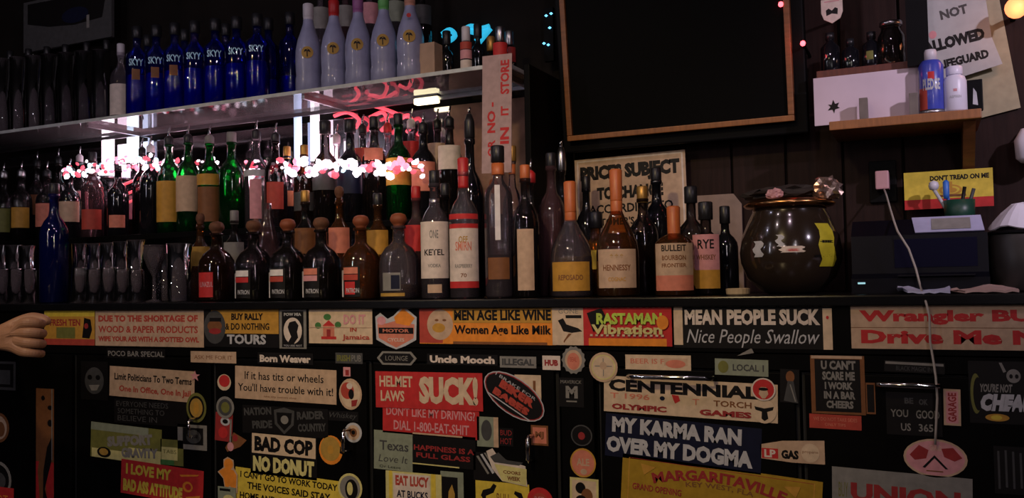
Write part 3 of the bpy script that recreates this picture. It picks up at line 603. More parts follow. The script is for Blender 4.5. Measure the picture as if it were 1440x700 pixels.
st('cream sticker with a little red house and green trees', 434, 433, 523, 483, 0, 'cream', [('p', [(.22, .50), (.32, .34), (.42, .50)], 'red'), ('r', .23, .50, .41, .80, 'salmon'), ('r', .20, .80, .44, .88, 'red'), ('e', .24, .16, .36, .34, 'green'), ('e', .10, .40, .20, .58, 'green'), ('e', .42, .38, .52, .56, 'green'), ('r', .29, .60, .35, .80, 'dred'), ('t', 'DO IT', .56, .18, .90, .46, 'pink', dict(bold=.03)), ('t', 'IN', .66, .54, .76, .66, 'mred', dict(bold=.03)), ('t', 'Jamaica', .54, .74, .96, .92, 'mred', dict(bold=.02)), ('r', 0, .535, 1, .55, 'tan')])
st('orange badge-shaped sticker with a crossbar and diamond top', 528, 430, 586, 491, 0, 'silver', [('p', [(.05, .42), (.28, .40), (.50, .34), (.72, .40), (.95, .42), (.92, .74), (.70, .86), (.50, .96), (.30, .86), (.08, .74)], 'salmon'), ('p', [(.68, .06), (.96, .28), (.82, .46), (.50, .40), (.46, .26)], 'orange'), ('r', .08, .50, .92, .64, 'ink'), ('e', .04, .24, .26, .44, 'pink'), ('t', 'MOTOR', .18, .53, .82, .61, 'salmon', dict(bold=.03)), ('t', 'CYCLES', .30, .74, .70, .82, 'paper', dict(bold=.02))],
   shape=[(0, .25), (.12, .16), (.30, .30), (.45, .22), (.68, 0), (1, .26), (.98, .78), (.72, .92), (.5, 1), (.28, .92), (.02, .78)])
st('orange sticker with a wine joke and a beige face on red', 587, 430, 778, 484, 0, 'orange', [('r', 0, .02, .18, .98, 'mred'), ('e', .06, .08, .26, .90, 'tan'), ('e', .10, .45, .20, .70, 'ochre'), ('e', .12, .34, .15, .40, 'brown'), ('e', .18, .34, .21, .40, 'brown'), ('r', .26, 0, 1, .44, 'ochre'), ('t', 'MEN AGE LIKE WINE', .27, .10, .97, .38, 'ink', dict(bold=.045)), ('t', 'Women Age Like Milk', .27, .50, .97, .80, 'ink', dict(bold=.03)), ('r', .26, .93, .94, 1, 'brown')])
st('cream square sticker with a black crow-like figure', 777, 431, 823, 485, 0, 'cream', [('t', 'GONE', .2, .06, .8, .18, 'grey'), ('p', [(.18, .36), (.34, .30), (.44, .46), (.80, .56), (.92, .64), (.60, .68), (.34, .64), (.28, .52)], 'ink'), ('r', .42, .22, .90, .30, 'ink'), ('p', [(.50, .70), (.60, .70), (.44, .84), (.36, .94), (.34, .90)], 'brown')], lift=1)
st('red sticker with chequered edge and lime-yellow lettering', 820, 428, 944, 486, 0, 'red', [('r', .06, .82, .94, 1, 'orange')]+[('r', .02+i*.07, .02, .05+i*.07, .08, 'tan') for i in range(14)]+[('r', .08+i*.062, .72, .11+i*.062, .77, 'cream') for i in range(14)]+
   [('p', [(.05, .20), (.22, .08), (.30, .40), (.12, .66)], 'ink'), ('t', 'RASTAMAN', .16, .20, .90, .48, 'lime', dict(bold=.05)), ('t', 'Vibration', .10, .48, .90, .72, 'pyel', dict(bold=.04)), ('e', .84, .26, .97, .60, 'orange')], lift=2)
st('black sticker with white capitals about mean people between cream ends', 944, 431, 1166, 490, 0, 'ink', [('r', 0, 0, .06, .93, 'cream'), ('r', .945, .05, 1, 1, 'cream'), ('t', 'MEAN PEOPLE SUCK', .075, .06, .93, .44, 'paper', dict(bold=.05)), ('t', 'Nice People Swallow', .085, .54, .925, .98, 'silver', dict(shear=.3, bold=.0)), ('e', .965, .22, .982, .30, 'red')])
st('long tan sticker with red slab letters about nuts at the right', 1187, 429, 1568, 492, 0, 'tan', [('t', 'Wrangler BUTTS', .035, .10, .90, .44, 'red', dict(bold=.05)), ('t', 'Drive Me Nuts', .04, .56, .90, .88, 'red', dict(bold=.05)), ('r', 0, .50, 1, .512, 'brown')])
# narrow row
st('black strip sticker with faint grey letters under the tan one', 150, 490, 232, 504, 0, 'ink', [('t', 'POCO BAR SPECIAL', .02, .25, .98, .8, 'grey', dict(bold=.02))])
st('short cream strip sticker under the ochre and black one', 268, 494, 332, 510, 0, 'tan', [('t', 'ASK ME FOR IT', .08, .35, .92, .7, 'brown')])
st('black strip sticker with the white words Born Weaver', 362, 496, 440, 512, 0, 'ink', [('t', 'Born Weaver', .04, .2, .96, .85, 'paper', dict(bold=.05))])
st('dim olive strip sticker above the round red emblem', 472, 496, 510, 511, 0, 'dgrey', [('t', 'IRISH', .05, .2, .55, .8, 'olive', dict(bold=.04)), ('t', 'PUB', .6, .2, .95, .8, 'grey')])
st('black badge sticker with a grey outline below the orange badge', 530, 494, 586, 513, 0, 'grey', [('p', [(.07, .5), (.17, .14), (.83, .14), (.93, .5), (.83, .86), (.17, .86)], 'ink'), ('t', 'LOUNGE', .22, .32, .78, .68, 'grey')], shape=[(0, .5), (.14, 0), (.86, 0), (1, .5), (.86, 1), (.14, 1)])
st('black strip sticker with the white words Uncle Mooch', 600, 498, 699, 513, 0, 'ink', [('t', 'Uncle Mooch', .04, .15, .96, .85, 'paper', dict(bold=.05))])
st('grey strip sticker with dark letters right of the Uncle Mooch one', 703, 501, 754, 517, 0, 'grey', [('t', 'ILLEGAL', .06, .2, .94, .8, 'dgrey', dict(bold=.05))])
st('small white sticker with dark red letters left of the seal', 763, 500, 788, 520, 0, 'paper', [('t', 'HUB', .12, .28, .88, .72, 'dred', dict(bold=.06))])
st('scalloped seal sticker with a red centre at the top of the post', 790, 486, 824, 526, 0, 'grey', [('e', .15, .14, .85, .86, 'tan'), ('e', .24, .24, .76, .84, 'salmon'), ('t', 'SEAL', .36, .4, .64, .56, 'mred')], 'seal', lift=1)
st('round cream sticker marked with a thin cross', 829, 495, 869, 537, 0, 'tan', [('e', .08, .08, .92, .92, 'pyel'), ('e', .12, .12, .88, .88, 'cream'), ('r', .485, .2, .515, .8, 'grey'), ('r', .2, .45, .8, .48, 'grey'), ('e', .38, .32, .62, .58, 'tan')], 'ellipse', lift=1)
st('cream strip sticker with a red smear above the centennial one', 879, 499, 971, 520, 0, 'cream', [('t', 'BEER IS FOOD', .08, .25, .92, .6, 'salmon', dict(bold=.02)), ('r', .6, .2, .95, .7, 'tan'), ('e', .62, .3, .92, .85, 'salmon')])
st('green-grey strip sticker with a round badge', 1005, 505, 1080, 528, 1, 'ggrey', [('e', .06, .12, .26, .88, 'olive'), ('t', 'LOCAL 1', .34, .3, .92, .72, 'dgrey', dict(bold=.03))])
st('small grey torn paper wedge above the green-grey strip', 1036, 490, 1060, 499, -6, 'grey', (), shape=[(0, 1), (.9, 0), (1, .8)])
st('thin grey strip sticker above the right-hand chrome pull', 1243, 508, 1328, 524, 2, 'ink', [('r', .02, .1, .98, .32, 'grey'), ('t', 'BLACK MAGIC INC', .2, .45, .85, .85, 'dgrey')])
# first bay
st('cream sticker with black and red lines about politicians', 153, 518, 272, 561, 1.5, 'tan', [('t', 'Limit Politicians To Two Terms', .06, .22, .97, .45, 'ink', dict(bold=.03)), ('t', 'One In Office, One In Jail', .12, .62, .96, .88, 'mred', dict(bold=.03))])
st('faded dark sticker with a grey snarling face', 114, 508, 152, 562, 0, 'ink', [('e', .15, .15, .85, .85, 'dgrey'), ('e', .25, .35, .42, .48, 'ink'), ('e', .55, .35, .72, .48, 'ink'), ('p', [(.3, .62), (.7, .6), (.6, .75), (.4, .76)], 'grey')])
st('dark sticker with three faded grey lines', 160, 563, 262, 597, 0, 'ink', [('t', 'EVERYONE NEEDS', .03, .08, .75, .3, 'dgrey'), ('t', 'SOMETHING TO', .05, .38, .7, .6, 'dgrey'), ('t', 'BELIEVE IN', .05, .68, .6, .9, 'dgrey')])
st('round yellow coin-like sticker left of the donut cabinet', 263, 552, 291, 594, 0, 'olive', [('e', .1, .1, .9, .9, 'ink'), ('e', .18, .18, .82, .82, 'gold'), ('e', .36, .3, .64, .72, 'ochre')], 'ellipse', lift=1)
st('tiny pink star sticker beside the politicians one', 268, 521, 282, 535, 0, 'pink', (), shape=[(.5, 0), (.62, .36), (1, .38), (.7, .6), (.82, 1), (.5, .76), (.18, 1), (.3, .6), (0, .38), (.38, .36)], lift=1)
st('grey and yellow layered sticker with slanting grey letters', 127, 598, 226, 648, 2, 'olive', [('r', 0, 0, .82, .22, 'ggrey'), ('r', .02, .74, .62, 1, 'pyel'), ('r', .55, .60, 1, 1, 'pyel'), ('e', .10, .68, .30, .98, 'ink'), ('e', .13, .72, .26, .92, 'gold'), ('t', 'SUPPORT', .24, .26, .88, .56, 'grey', dict(rot=-7, bold=.07)), ('t', 'GRAVITY', .45, .58, .96, .86, 'grey', dict(rot=-4, bold=.07))])
st('small olive green sticker right of the layered one', 226, 618, 258, 654, 0, 'olive', [('r', .05, .3, .75, .8, 'pyel'), ('t', 'TABS', .1, .4, .7, .55, 'olive'), ('r', 0, .8, .6, 1, 'green')])
st('pale square sticker with a dark square in its middle', 250, 597, 291, 632, 0, 'grey', [('r', .18, .12, .88, .80, 'ink'), ('e', .3, .2, .8, .75, 'dgrey')])
st('red sticker with yellow letters about a bad ass attitude', 170, 653, 285, 702, 2.5, 'red', [('t', 'I LOVE MY', .06, .10, .62, .42, 'yellow', dict(bold=.05)), ('t', 'BAD ASS ATTITUDE', .03, .56, .76, .92, 'yellow', dict(bold=.07)), ('p', [(.72, .2), (.95, .12), (.93, .17), (.74, .25)], 'orange'), ('e', .76, .36, .88, .66, 'orange'), ('e', .79, .42, .86, .60, 'red'), ('p', [(.80, .80), (.97, .70), (.95, .88), (.84, .95)], 'orange')], lift=1)
st('tall red poster strip with a dark bottle figure at the left', 51, 546, 76, 712, 0, 'brown', [('r', 0, .62, 1, 1, 'red'), ('p', [(.40, .16), (.62, .2), (.60, .45), (.85, .62), (.55, .78), (.62, 1), (.25, 1), (.10, .70), (.34, .45)], 'brown'), ('p', [(.62, .5), (.9, .4), (.86, .62), (.5, .85), (.74, .98), (.4, 1), (.42, .7)], 'ink'), ('e', .30, .06, .5, .10, 'ink'), ('e', .66, .14, .92, .18, 'ink'), ('e', .66, .26, .92, .32, 'ink'), ('r', .88, 0, .93, .6, 'grey')])
st('dark sticker with a grey frame in the corner at the far left', -14, 508, 22, 548, 0, 'dgrey', [('r', .04, .08, .92, .9, 'ink'), ('r', .1, .3, .8, .8, 'dgrey')])
st('round tan sticker at the left edge', -16, 580, 13, 622, 0, 'brown', [('e', .1, .1, .9, .9, 'tan'), ('e', .4, .3, .8, .8, 'brown')], 'ellipse')
st('round grey ring sticker at the lower left edge', -22, 648, 16, 700, 0, 'grey', [('e', .08, .08, .92, .92, 'ink'), ('e', .3, .3, .8, .75, 'dgrey')], 'ellipse')
st('red sticker below the grey ring at the lower left edge', -20, 684, 20, 720, 0, 'red', [('t', 'HOT', .2, .3, .8, .7, 'orange')], lift=1)
# second bay
st('round red and cream sticker left of the large tan one', 306, 526, 325, 549, 0, 'cream', [('e', .12, .04, .92, .78, 'red')], 'ellipse')
st('large tan sticker with two lines in grey-black script', 329, 517, 471, 564, .8, 'tan', [('t', 'If it has tits or wheels', .10, .16, .88, .40, 'ink', dict(bold=.01)), ('t', "You'll have trouble with it!", .03, .52, .97, .76, 'ink', dict(bold=.01)), ('t', 'lake city custom shop', .3, .86, .62, .93, 'brown')])
st('round red and cream emblem right of the large tan one', 477, 532, 509, 576, 0, 'tan', [('e', .08, .08, .92, .92, 'cream'), ('e', .08, .12, .66, .66, 'mred'), ('e', .34, .14, .60, .34, 'paper'), ('e', .42, .34, .66, .66, 'ink'), ('p', [(.55, .7), (.82, .66), (.75, .86), (.55, .9)], 'dred')], 'ellipse')
st('tiny pinkish paper tag above the red and cream emblem', 483, 516, 493, 529, 0, 'pink', [('r', .3, .3, .8, .9, 'dred')])
st('round grey-green sticker under the red and cream one', 305, 557, 330, 588, 0, 'grey', [('e', .12, .12, .88, .88, 'dgrey'), ('e', .28, .25, .75, .75, 'olive')], 'ellipse', lift=1)
st('tall red sticker with white curls beside the faint shield', 303, 580, 327, 620, 3, 'dred', [('e', .3, .15, .85, .45, 'silver'), ('e', .42, .22, .74, .38, 'ink'), ('e', .2, .5, .75, .9, 'red'), ('r', .86, .2, .96, 1, 'grey')])
st('faint grey shield sticker with letters to both sides', 340, 572, 460, 612, 0, 'ink', [('p', [(.38, .12), (.50, .02), (.62, .12), (.61, .62), (.50, .96), (.39, .62)], 'dgrey'), ('p', [(.41, .2), (.59, .2), (.58, .58), (.50, .84), (.42, .58)], 'ink'), ('e', .46, .3, .55, .6, 'grey'), ('t', 'NATION', .02, .06, .35, .34, 'dgrey', dict(rot=-4, bold=.05)), ('t', 'PRIDE', .12, .52, .36, .80, 'dgrey', dict(rot=-4, bold=.05)), ('t', 'RAIDER', .65, .1, .96, .38, 'dgrey', dict(rot=-4, bold=.05)), ('t', 'COUNTRY', .66, .52, .98, .80, 'dgrey', dict(rot=-4, bold=.05))])
st('black and cream sticker joking about a cop and a donut', 352, 611, 445, 670, 1, 'ink', [('r', .02, .02, .98, .50, 'cream'), ('t', 'BAD COP', .06, .08, .94, .45, 'ink', dict(bold=.06)), ('t', 'NO DONUT', .04, .56, .96, .94, 'pyel', dict(bold=.07))])
st('ring-shaped yellow sticker like a glazed donut', 449, 612, 482, 653, 0, 'orange', [('e', .06, .04, .90, .88, 'gold'), ('e', .36, .34, .62, .64, 'ochre'), ('p', [(.9, .35), (1, .4), (1, .62), (.88, .58)], 'ink')], 'ellipse')
st('round grey-white sticker with a dark hole above the door handle', 485, 594, 509, 622, 0, 'silver', [('e', .12, .12, .88, .88, 'tan'), ('e', .30, .28, .72, .72, 'brown'), ('e', .4, .38, .62, .6, 'ink')], 'ellipse')
st('faint grey script sticker right of the shield', 462, 578, 504, 592, 0, 'ink', [('t', 'Whiskey', .04, .15, .96, .85, 'dgrey', dict(shear=.3))])
st('faded pink triangle sticker above the orange figure', 317, 608, 347, 636, 0, 'brown', [('e', .35, .1, .6, .45, 'dred'), ('e', .1, .5, .4, .95, 'pink')], shape=[(.4, 0), (1, .35), (.7, .7), (.1, 1), (0, .8)])
st('yellow sticker with black capitals about not going to work', 329, 666, 478, 722, 2.3, 'yellow', [('t', "I CAN'T GO TO WORK TODAY", .05, .08, .96, .25, 'ink', dict(bold=.03)), ('t', 'THE VOICES SAID STAY', .12, .34, .90, .52, 'ink', dict(bold=.03)), ('t', 'HOME AND CLEAN THE GUNS', .05, .62, .96, .80, 'ink', dict(bold=.03))])
st('small orange sticker cut out like a gingerbread man', 307, 642, 335, 692, 0, 'tan', [('e', .32, .04, .78, .36, 'orange'), ('p', [(.06, .42), (.4, .3), (.8, .36), (.95, .5), (.9, .95), (.6, .8), (.42, .95), (.3, .6)], 'orange')], shape=[(.3, .08), (.5, 0), (.8, .08), (.82, .30), (1, .48), (.98, 1), (.6, .88), (.38, 1), (.28, .62), (0, .44), (.3, .30)], lift=1)
st('small greenish ragged sticker under the orange figure', 308, 684, 333, 708, 0, 'ggrey', [('r', .1, .1, .7, .25, 'ink'), ('e', .3, .45, .9, .95, 'pyel')], lift=2)
st('round pale yellow portrait sticker at the bottom of the second cooler', 476, 665, 510, 706, 0, 'pyel', [('e', .08, .08, .92, .92, 'grey'), ('e', .3, .2, .82, .9, 'ink'), ('e', .38, .3, .62, .75, 'pyel')], 'ellipse', lift=1)
# third bay
st('red sticker shouting about helmet laws', 527, 523, 677, 575, -.5, 'red', [('t', 'HELMET', .04, .12, .36, .42, 'cream', dict(bold=.03)), ('t', 'LAWS', .05, .52, .28, .82, 'cream', dict(bold=.03)), ('t', 'SUCK!', .42, .10, .96, .86, 'cream', dict(bold=.06))], lift=1)
st('red sticker about driving with a telephone number', 537, 560, 672, 613, 1, 'red', [('t', "DON'T LIKE MY DRIVING?", .04, .28, .96, .52, 'pink', dict(bold=.02)), ('t', 'DIAL 1-800-EAT-SHIT', .12, .64, .90, .90, 'pink', dict(bold=.02))])
st('small cream card peeping out behind the slanted oval', 724, 527, 761, 566, 0, 'cream', [('r', .7, .2, .8, .7, 'brown')])
st('slanted black oval sticker with red letters', 677, 530, 770, 583, 30, 'silver', [('e', .015, .03, .985, .97, 'dred'), ('e', .03, .06, .97, .94, 'ink'), ('t', 'I BRAKE FOR', .12, .20, .80, .28, 'silver'), ('t', 'BIKER', .24, .28, .82, .50, 'mred', dict(bold=.08)), ('t', 'BABES', .20, .56, .80, .76, 'mred', dict(bold=.08)), ('r', .14, .80, .86, .83, 'silver')], 'ellipse', lift=2)
st('faded photo sticker under the slanted oval', 671, 586, 701, 628, 0, 'ggrey', [('e', .2, .1, .7, .8, 'dgrey'), ('r', .78, 0, 1, 1, 'tan')])
st('dark sticker with two faint red lines right of the photo sticker', 702, 602, 722, 627, 0, 'ink', [('t', 'BUD', .1, .1, .9, .4, 'dred'), ('t', 'HOT', .1, .55, .9, .9, 'dred')])
st('small brown square sticker near the third door handle', 747, 598, 771, 626, 0, 'brown', [('r', .1, .1, .9, .9, 'salmon'), ('t', 'MJ', .25, .3, .75, .7, 'brown', dict(bold=.05))])
st('grey-green square sticker with the word Texas', 526, 606, 580, 661, 1, 'ggrey', [('t', 'Texas', .15, .25, .9, .50, 'dgrey', dict(bold=.02)), ('t', 'Love It', .12, .62, .88, .80, 'dgrey', dict(shear=.2)), ('t', 'Or Leave', .15, .88, .7, .95, 'ink')])
st('black sticker with two dark red lines right of the Texas one', 580, 611, 668, 656, 1, 'ink', [('t', 'HAPPINESS IS A', .02, .38, .98, .55, 'dred', dict(bold=.03)), ('t', 'FULL GLASS', .06, .62, .92, .78, 'dred', dict(bold=.03)), ('r', 0, 0, .8, .05, 'tan'), ('r', 0, .96, .75, 1, 'pyel')])
st('black sticker with slanting white bars', 666, 636, 702, 676, 0, 'ink', [('p', [(.12, .15), (.2, .12), (.62, .72), (.55, .76)], 'grey'), ('p', [(.28, .08), (.36, .05), (.82, .68), (.74, .73)], 'silver'), ('p', [(.42, .02), (.48, 0), (.95, .62), (.9, .66)], 'grey')])
st('jagged cream sticker with brown letters', 684, 632, 742, 680, 2, 'paper', [('p', [(.2, .45), (.98, .50), (.98, .98), (.4, .92)], 'pyel'), ('t', 'COORS', .42, .60, .84, .70, 'brown', dict(bold=.04)), ('t', 'WEEK', .52, .76, .84, .88, 'brown', dict(bold=.04)), ('p', [(.10, .25), (.3, .1), (.5, .3), (.9, .32), (.8, .42), (.2, .4)], 'dgrey')], shape=[(0, .1), (.15, 0), (.3, .25), (.95, .42), (1, 1), (.4, .93), (.15, .6)], lift=1)
st('yellow striped sticker with pink letters at the bottom', 543, 664, 621, 716, 0, 'pyel', [('r', .06, 0, .12, 1, 'yellow'), ('r', .82, 0, .9, 1, 'yellow'), ('r', .14, .05, .80, 1, 'paper'), ('t', 'EAT LUCY', .18, .10, .78, .38, 'mred', dict(bold=.05)), ('t', 'AT BUCKS', .2, .50, .76, .7, 'navy', dict(bold=.03))], lift=1)
st('dark sticker with a candle-like figure and pale border', 620, 663, 652, 714, 0, 'ggrey', [('r', .05, .15, .75, 1, 'ink'), ('p', [(.35, .55), (.5, .35), (.62, .6), (.6, 1), (.3, 1)], 'gold')])
st('yellow sticker with black horns at the bottom', 669, 678, 744, 730, 0, 'yellow', [('p', [(.1, .4), (.14, .25), (.28, .18), (.34, .05), (.4, .1), (.34, .3), (.2, .4), (.18, .6)], 'ink'), ('p', [(.9, .4), (.86, .25), (.74, .2), (.72, .28), (.84, .42), (.86, .6)], 'ink'), ('t', 'BULL', .4, .3, .66, .6, 'brown')])
st('round red sticker at the bottom by the post', 742, 685, 778, 722, 0, 'red', [('e', .2, .2, .8, .8, 'mred'), ('t', 'RED', .3, .35, .7, .55, 'pink')], 'ellipse', lift=1)
# post
st('black sticker with a grey letter M emblem on the post', 786, 531, 821, 572, 0, 'ink', [('t', 'MAVERICK', .08, .08, .92, .2, 'grey'), ('t', 'M', .28, .28, .76, .7, 'grey', dict(bold=.06)), ('r', .3, .78, .72, .83, 'grey')])
st('dark round sticker with a faint centre on the post', 803, 597, 833, 627, 0, 'dgrey', [('e', .06, .06, .94, .94, 'ink'), ('e', .34, .34, .66, .7, 'dred')], 'ellipse')
st('round orange-brown sticker on the post', 802, 630, 838, 671, 0, 'ochre', [('e', .06, .06, .94, .94, 'salmon'), ('t', 'ALE', .25, .35, .75, .6, 'tan', dict(bold=.03)), ('e', .4, .7, .65, .9, 'tan')], 'ellipse')
st('cream sticker with a black and brown cartoon blot at the post\'s bottom', 802, 672, 842, 712, 1, 'pyel', [('r', .08, .08, .92, 1, 'cream'), ('e', .2, .15, .55, .55, 'ink'), ('e', .4, .35, .8, .9, 'brown'), ('e', .2, .6, .6, 1, 'ink')], lift=1)
# fourth bay
st('long cream sticker in black serif letters about centennial games', 845, 534, 1088, 586, 1.4, 'cream', [('t', 'CENTENNIAL', .03, .08, .90, .42, 'ink', dict(bold=.05)), ('t', 'T 1996', .04, .46, .28, .62, 'salmon', dict(bold=.02)), ('e', .34, .48, .37, .60, 'navy'), ('p', [(.41, .42), (.45, .44), (.46, .58), (.43, .66), (.42, .56)], 'red'), ('t', 'T', .53, .50, .57, .66, 'salmon'), ('t', 'TORCH', .65, .50, .86, .66, 'brown', dict(bold=.02)), ('t', 'OLYMPIC', .05, .76, .38, .92, 'dred', dict(bold=.05)), ('t', 'GAMES', .57, .76, .86, .92, 'dred', dict(bold=.05))])
st('round red sticker with a white cap mark over the centennial one\'s end', 1057, 531, 1091, 563, 0, 'paper', [('e', .06, .06, .94, .94, 'red'), ('p', [(.3, .7), (.38, .4), (.62, .4), (.7, .7), (.56, .9), (.44, .9)], 'tan'), ('e', .3, .42, .7, .56, 'ink')], 'ellipse', lift=2)
st('round cream sticker with a black bull mark below the round red one', 1058, 561, 1092, 595, 0, 'cream', [('p', [(.1, .3), (.5, .38), (.9, .3), (.86, .44), (.62, .52), (.66, .8), (.5, .9), (.38, .8), (.40, .52), (.14, .44)], 'ink')], 'ellipse', lift=1)
st('navy sticker with white capitals about karma and dogma', 848, 591, 1066, 653, 3.0, 'navy', [('t', 'MY KARMA RAN', .045, .06, .88, .42, 'silver', dict(bold=.06)), ('t', 'OVER MY DOGMA', .01, .52, .95, .90, 'silver', dict(bold=.06))])
st('cream sticker with red and black letters beside the karma one', 1069, 617, 1159, 650, 0, 'tan', [('r', .02, .45, .28, .88, 'red'), ('t', 'LP', .06, .5, .24, .84, 'paper', dict(bold=.04)), ('t', 'GAS', .33, .48, .60, .86, 'ink', dict(bold=.06)), ('e', .64, .15, .92, .95, 'cream'), ('t', 'propane', .66, .48, .9, .6, 'brown')], shape=[(0, .30), (.35, .1), (1, 0), (1, 1), (.5, 1), (0, .9)])
st('large yellow sticker with arched dark red lettering', 868, 656, 1146, 790, 4.2, 'mustard', [('r', .04, .03, .96, .035, 'dred'), ('r', .035, .03, .04, 1, 'ochre'), ('r', .96, .03, .965, 1, 'ochre'), ('t', 'MARGARITAVILLE', .16, .055, .84, .17, 'dred', dict(bold=.04, arc=.62)), ('t', 'KEY WEST, FLA', .34, .18, .68, .24, 'brown', dict(bold=.01, arc=.3)), ('t', 'GRAND OPENING', .06, .30, .32, .37, 'dred', dict(bold=.02)), ('p', [(.10, .08), (.18, .10), (.12, .2)], 'ochre'), ('p', [(.90, .08), (.82, .10), (.88, .2)], 'ochre')], shape='rect')
st('dark sticker with a pale-headed statue figure', 1097, 519, 1124, 566, 2, 'ink', [('e', .3, .05, .75, .4, 'brown'), ('p', [(.4, .35), (.7, .35), (.85, .8), (.95, 1), (.2, .95)], 'dgrey'), ('p', [(.5, .45), (.56, .45), (.85, .95), (.78, .96)], 'grey')])
# fifth bay
st('black framed sticker with crowded grey capitals', 1140, 500, 1216, 582, 0, 'brown', [('r', .02, .0, .96, .05, 'tan'), ('r', .08, .06, .92, .96, 'ink'), ('t', "U CAN'T", .2, .08, .84, .24, 'grey', dict(bold=.05)), ('t', 'SCARE ME', .22, .27, .82, .42, 'grey', dict(bold=.05)), ('t', 'I WORK', .26, .45, .78, .58, 'grey', dict(bold=.05)), ('t', 'IN A BAR', .24, .61, .82, .74, 'grey', dict(bold=.05)), ('t', 'CHEERS', .28, .77, .78, .90, 'grey', dict(bold=.05))])
st('red strip sticker under the black framed one', 1138, 583, 1211, 603, .5, 'mred', [('t', 'WE DO NOT TAKE SIDES', .08, .2, .92, .45, 'salmon'), ('t', 'ONLY TIPS', .3, .6, .7, .8, 'salmon')])
st('dark narrow sticker at the right of the black framed one', 1218, 538, 1231, 582, 0, 'brown', [('r', .12, .06, .88, .94, 'ink')])
st('black sticker with scattered grey words under the right cabinet pull', 1246, 552, 1324, 612, 0, 'ink', [('t', 'BE', .34, .12, .50, .26, 'dgrey', dict(bold=.04)), ('t', 'OK', .60, .14, .76, .28, 'dgrey', dict(bold=.04)), ('t', 'YOU', .08, .40, .40, .58, 'grey', dict(bold=.02)), ('t', 'GOOD', .54, .40, .96, .60, 'grey', dict(bold=.02)), ('t', 'US', .26, .72, .44, .90, 'grey', dict(bold=.02)), ('t', '365', .58, .72, .84, .90, 'grey', dict(bold=.02))])
st('narrow upright cream sticker with dark red sideways letters', 1327, 547, 1351, 598, 1, 'tan', [('r', .14, .06, .86, .94, 'pink'), ('t', 'GARAGE', .25, .1, .75, .9, 'dred', dict(rot=-90, bold=.03))])
st('black sticker with white slanted letters, a skull and an orange glow mark', 1362, 508, 1462, 596, 0, 'ink', [('e', .02, .2, .18, .85, 'olive'), ('e', .06, .26, .2, .8, 'ink'), ('t', "YOU'RE NOT", .16, .36, .62, .50, 'grey', dict(bold=.04, shear=.2)), ('t', 'CHEAP', .16, .52, .90, .80, 'silver', dict(bold=.08, shear=.25)), ('e', .22, .84, .56, .96, 'ochre'), ('e', .30, .86, .46, .94, 'yellow'), ('e', .54, .12, .74, .34, 'grey'), ('e', .58, .2, .63, .27, 'ink'), ('e', .66, .2, .71, .27, 'ink'), ('p', [(.44, .02), (.48, .02), (.54, .16), (.50, .18)], 'grey')])
st('oval pink sticker with a dark mountain outline', 1270, 617, 1360, 671, 1, 'tan', [('e', .04, .05, .96, .95, 'pink'), ('p', [(.10, .45), (.25, .18), (.40, .30), (.36, .52), (.18, .58)], 'dred'), ('p', [(.60, .24), (.78, .2), (.92, .45), (.80, .55), (.64, .45)], 'dred'), ('p', [(.30, .75), (.49, .42), (.70, .76), (.66, .77), (.49, .5), (.34, .77)], 'ink'), ('t', 'GRAND', .42, .16, .6, .3, 'cream'), ('r', .36, .82, .62, .85, 'brown')], 'ellipse')
st('wide grey sticker with the dark word UNION at the bottom right', 1168, 664, 1364, 735, 1.5, 'grey', [('t', 'UNION', .14, .28, .92, .66, 'dred', dict(bold=.05)), ('t', 'BUY', .05, .3, .12, .6, 'olive')])
st('dark sticker with faint grey strokes at the lower right edge', 1398, 628, 1450, 695, 0, 'ink', [('r', .1, .1, .16, .9, 'dgrey'), ('r', .3, .08, .36, .86, 'dgrey'), ('r', .5, .1, .56, .88, 'dgrey'), ('r', .7, .12, .76, .86, 'dgrey')])
# ---------------------------------------------------------------- wall right of the niche
P0 = mat('matte_black_plastic', (.003, .003, .0035), .5, noise=.1, spec=.1)
# the big dark screen in its thin wooden frame, tipped a little forward
Ys = .40; a = at(800, 198, Ys); b = at(1118, 171, Ys); W = b.x-a.x; zb_ = (a.z+b.z)/2; Hs = .52
t = empty('wall_screen', ((a.x+b.x)/2, Ys, zb_)); t.rotation_euler = (math.radians(6), 0, 0); tag(t, 'large blank black screen in a thin wooden frame on the wall', 'screen')
wood = mat('orange_brown_wood', (.24, .09, .03), .45, noise=.25, scale=20, stretch=(1, 1, 8), coat=.2)
woodh = mat('orange_brown_wood_lengthwise', (.30, .115, .035), .45, noise=.25, scale=20, stretch=(8, 1, 1), coat=.2)
fw = .014
box('frame_rail', (-W/2, -.012, 0), (W/2, .012, fw), woodh, t, .002); box('frame_rail', (-W/2, -.012, Hs-fw), (W/2, .012, Hs), woodh, t, .002)
box('frame_stile', (-W/2, -.012, fw+.0005), (-W/2+fw, .012, Hs-fw-.0005), wood, t, .002); box('frame_stile', (W/2-fw, -.012, fw+.0005), (W/2, .012, Hs-fw-.0005), wood, t, .002)
box('display_panel', (-W/2+fw+.001, -.004, fw+.001), (W/2-fw-.001, .008, Hs-fw-.001), mat('dark_display', (.0035, .0035, .0033), .6, noise=.05, spec=.04), t)
box('housing', (-W/2-.022, .0125, -.03), (W/2+.028, .05, Hs+.02), P0, t, .004)
o = box('wall_bracket', (t.location.x-.08, Ys+.05, zb_+.12), (t.location.x+.08, WY-.001, zb_+.30), P0); o.parent = None; o.location = (0, 0, 0)
tag(o, 'black bracket holding the big screen to the wall', 'bracket')
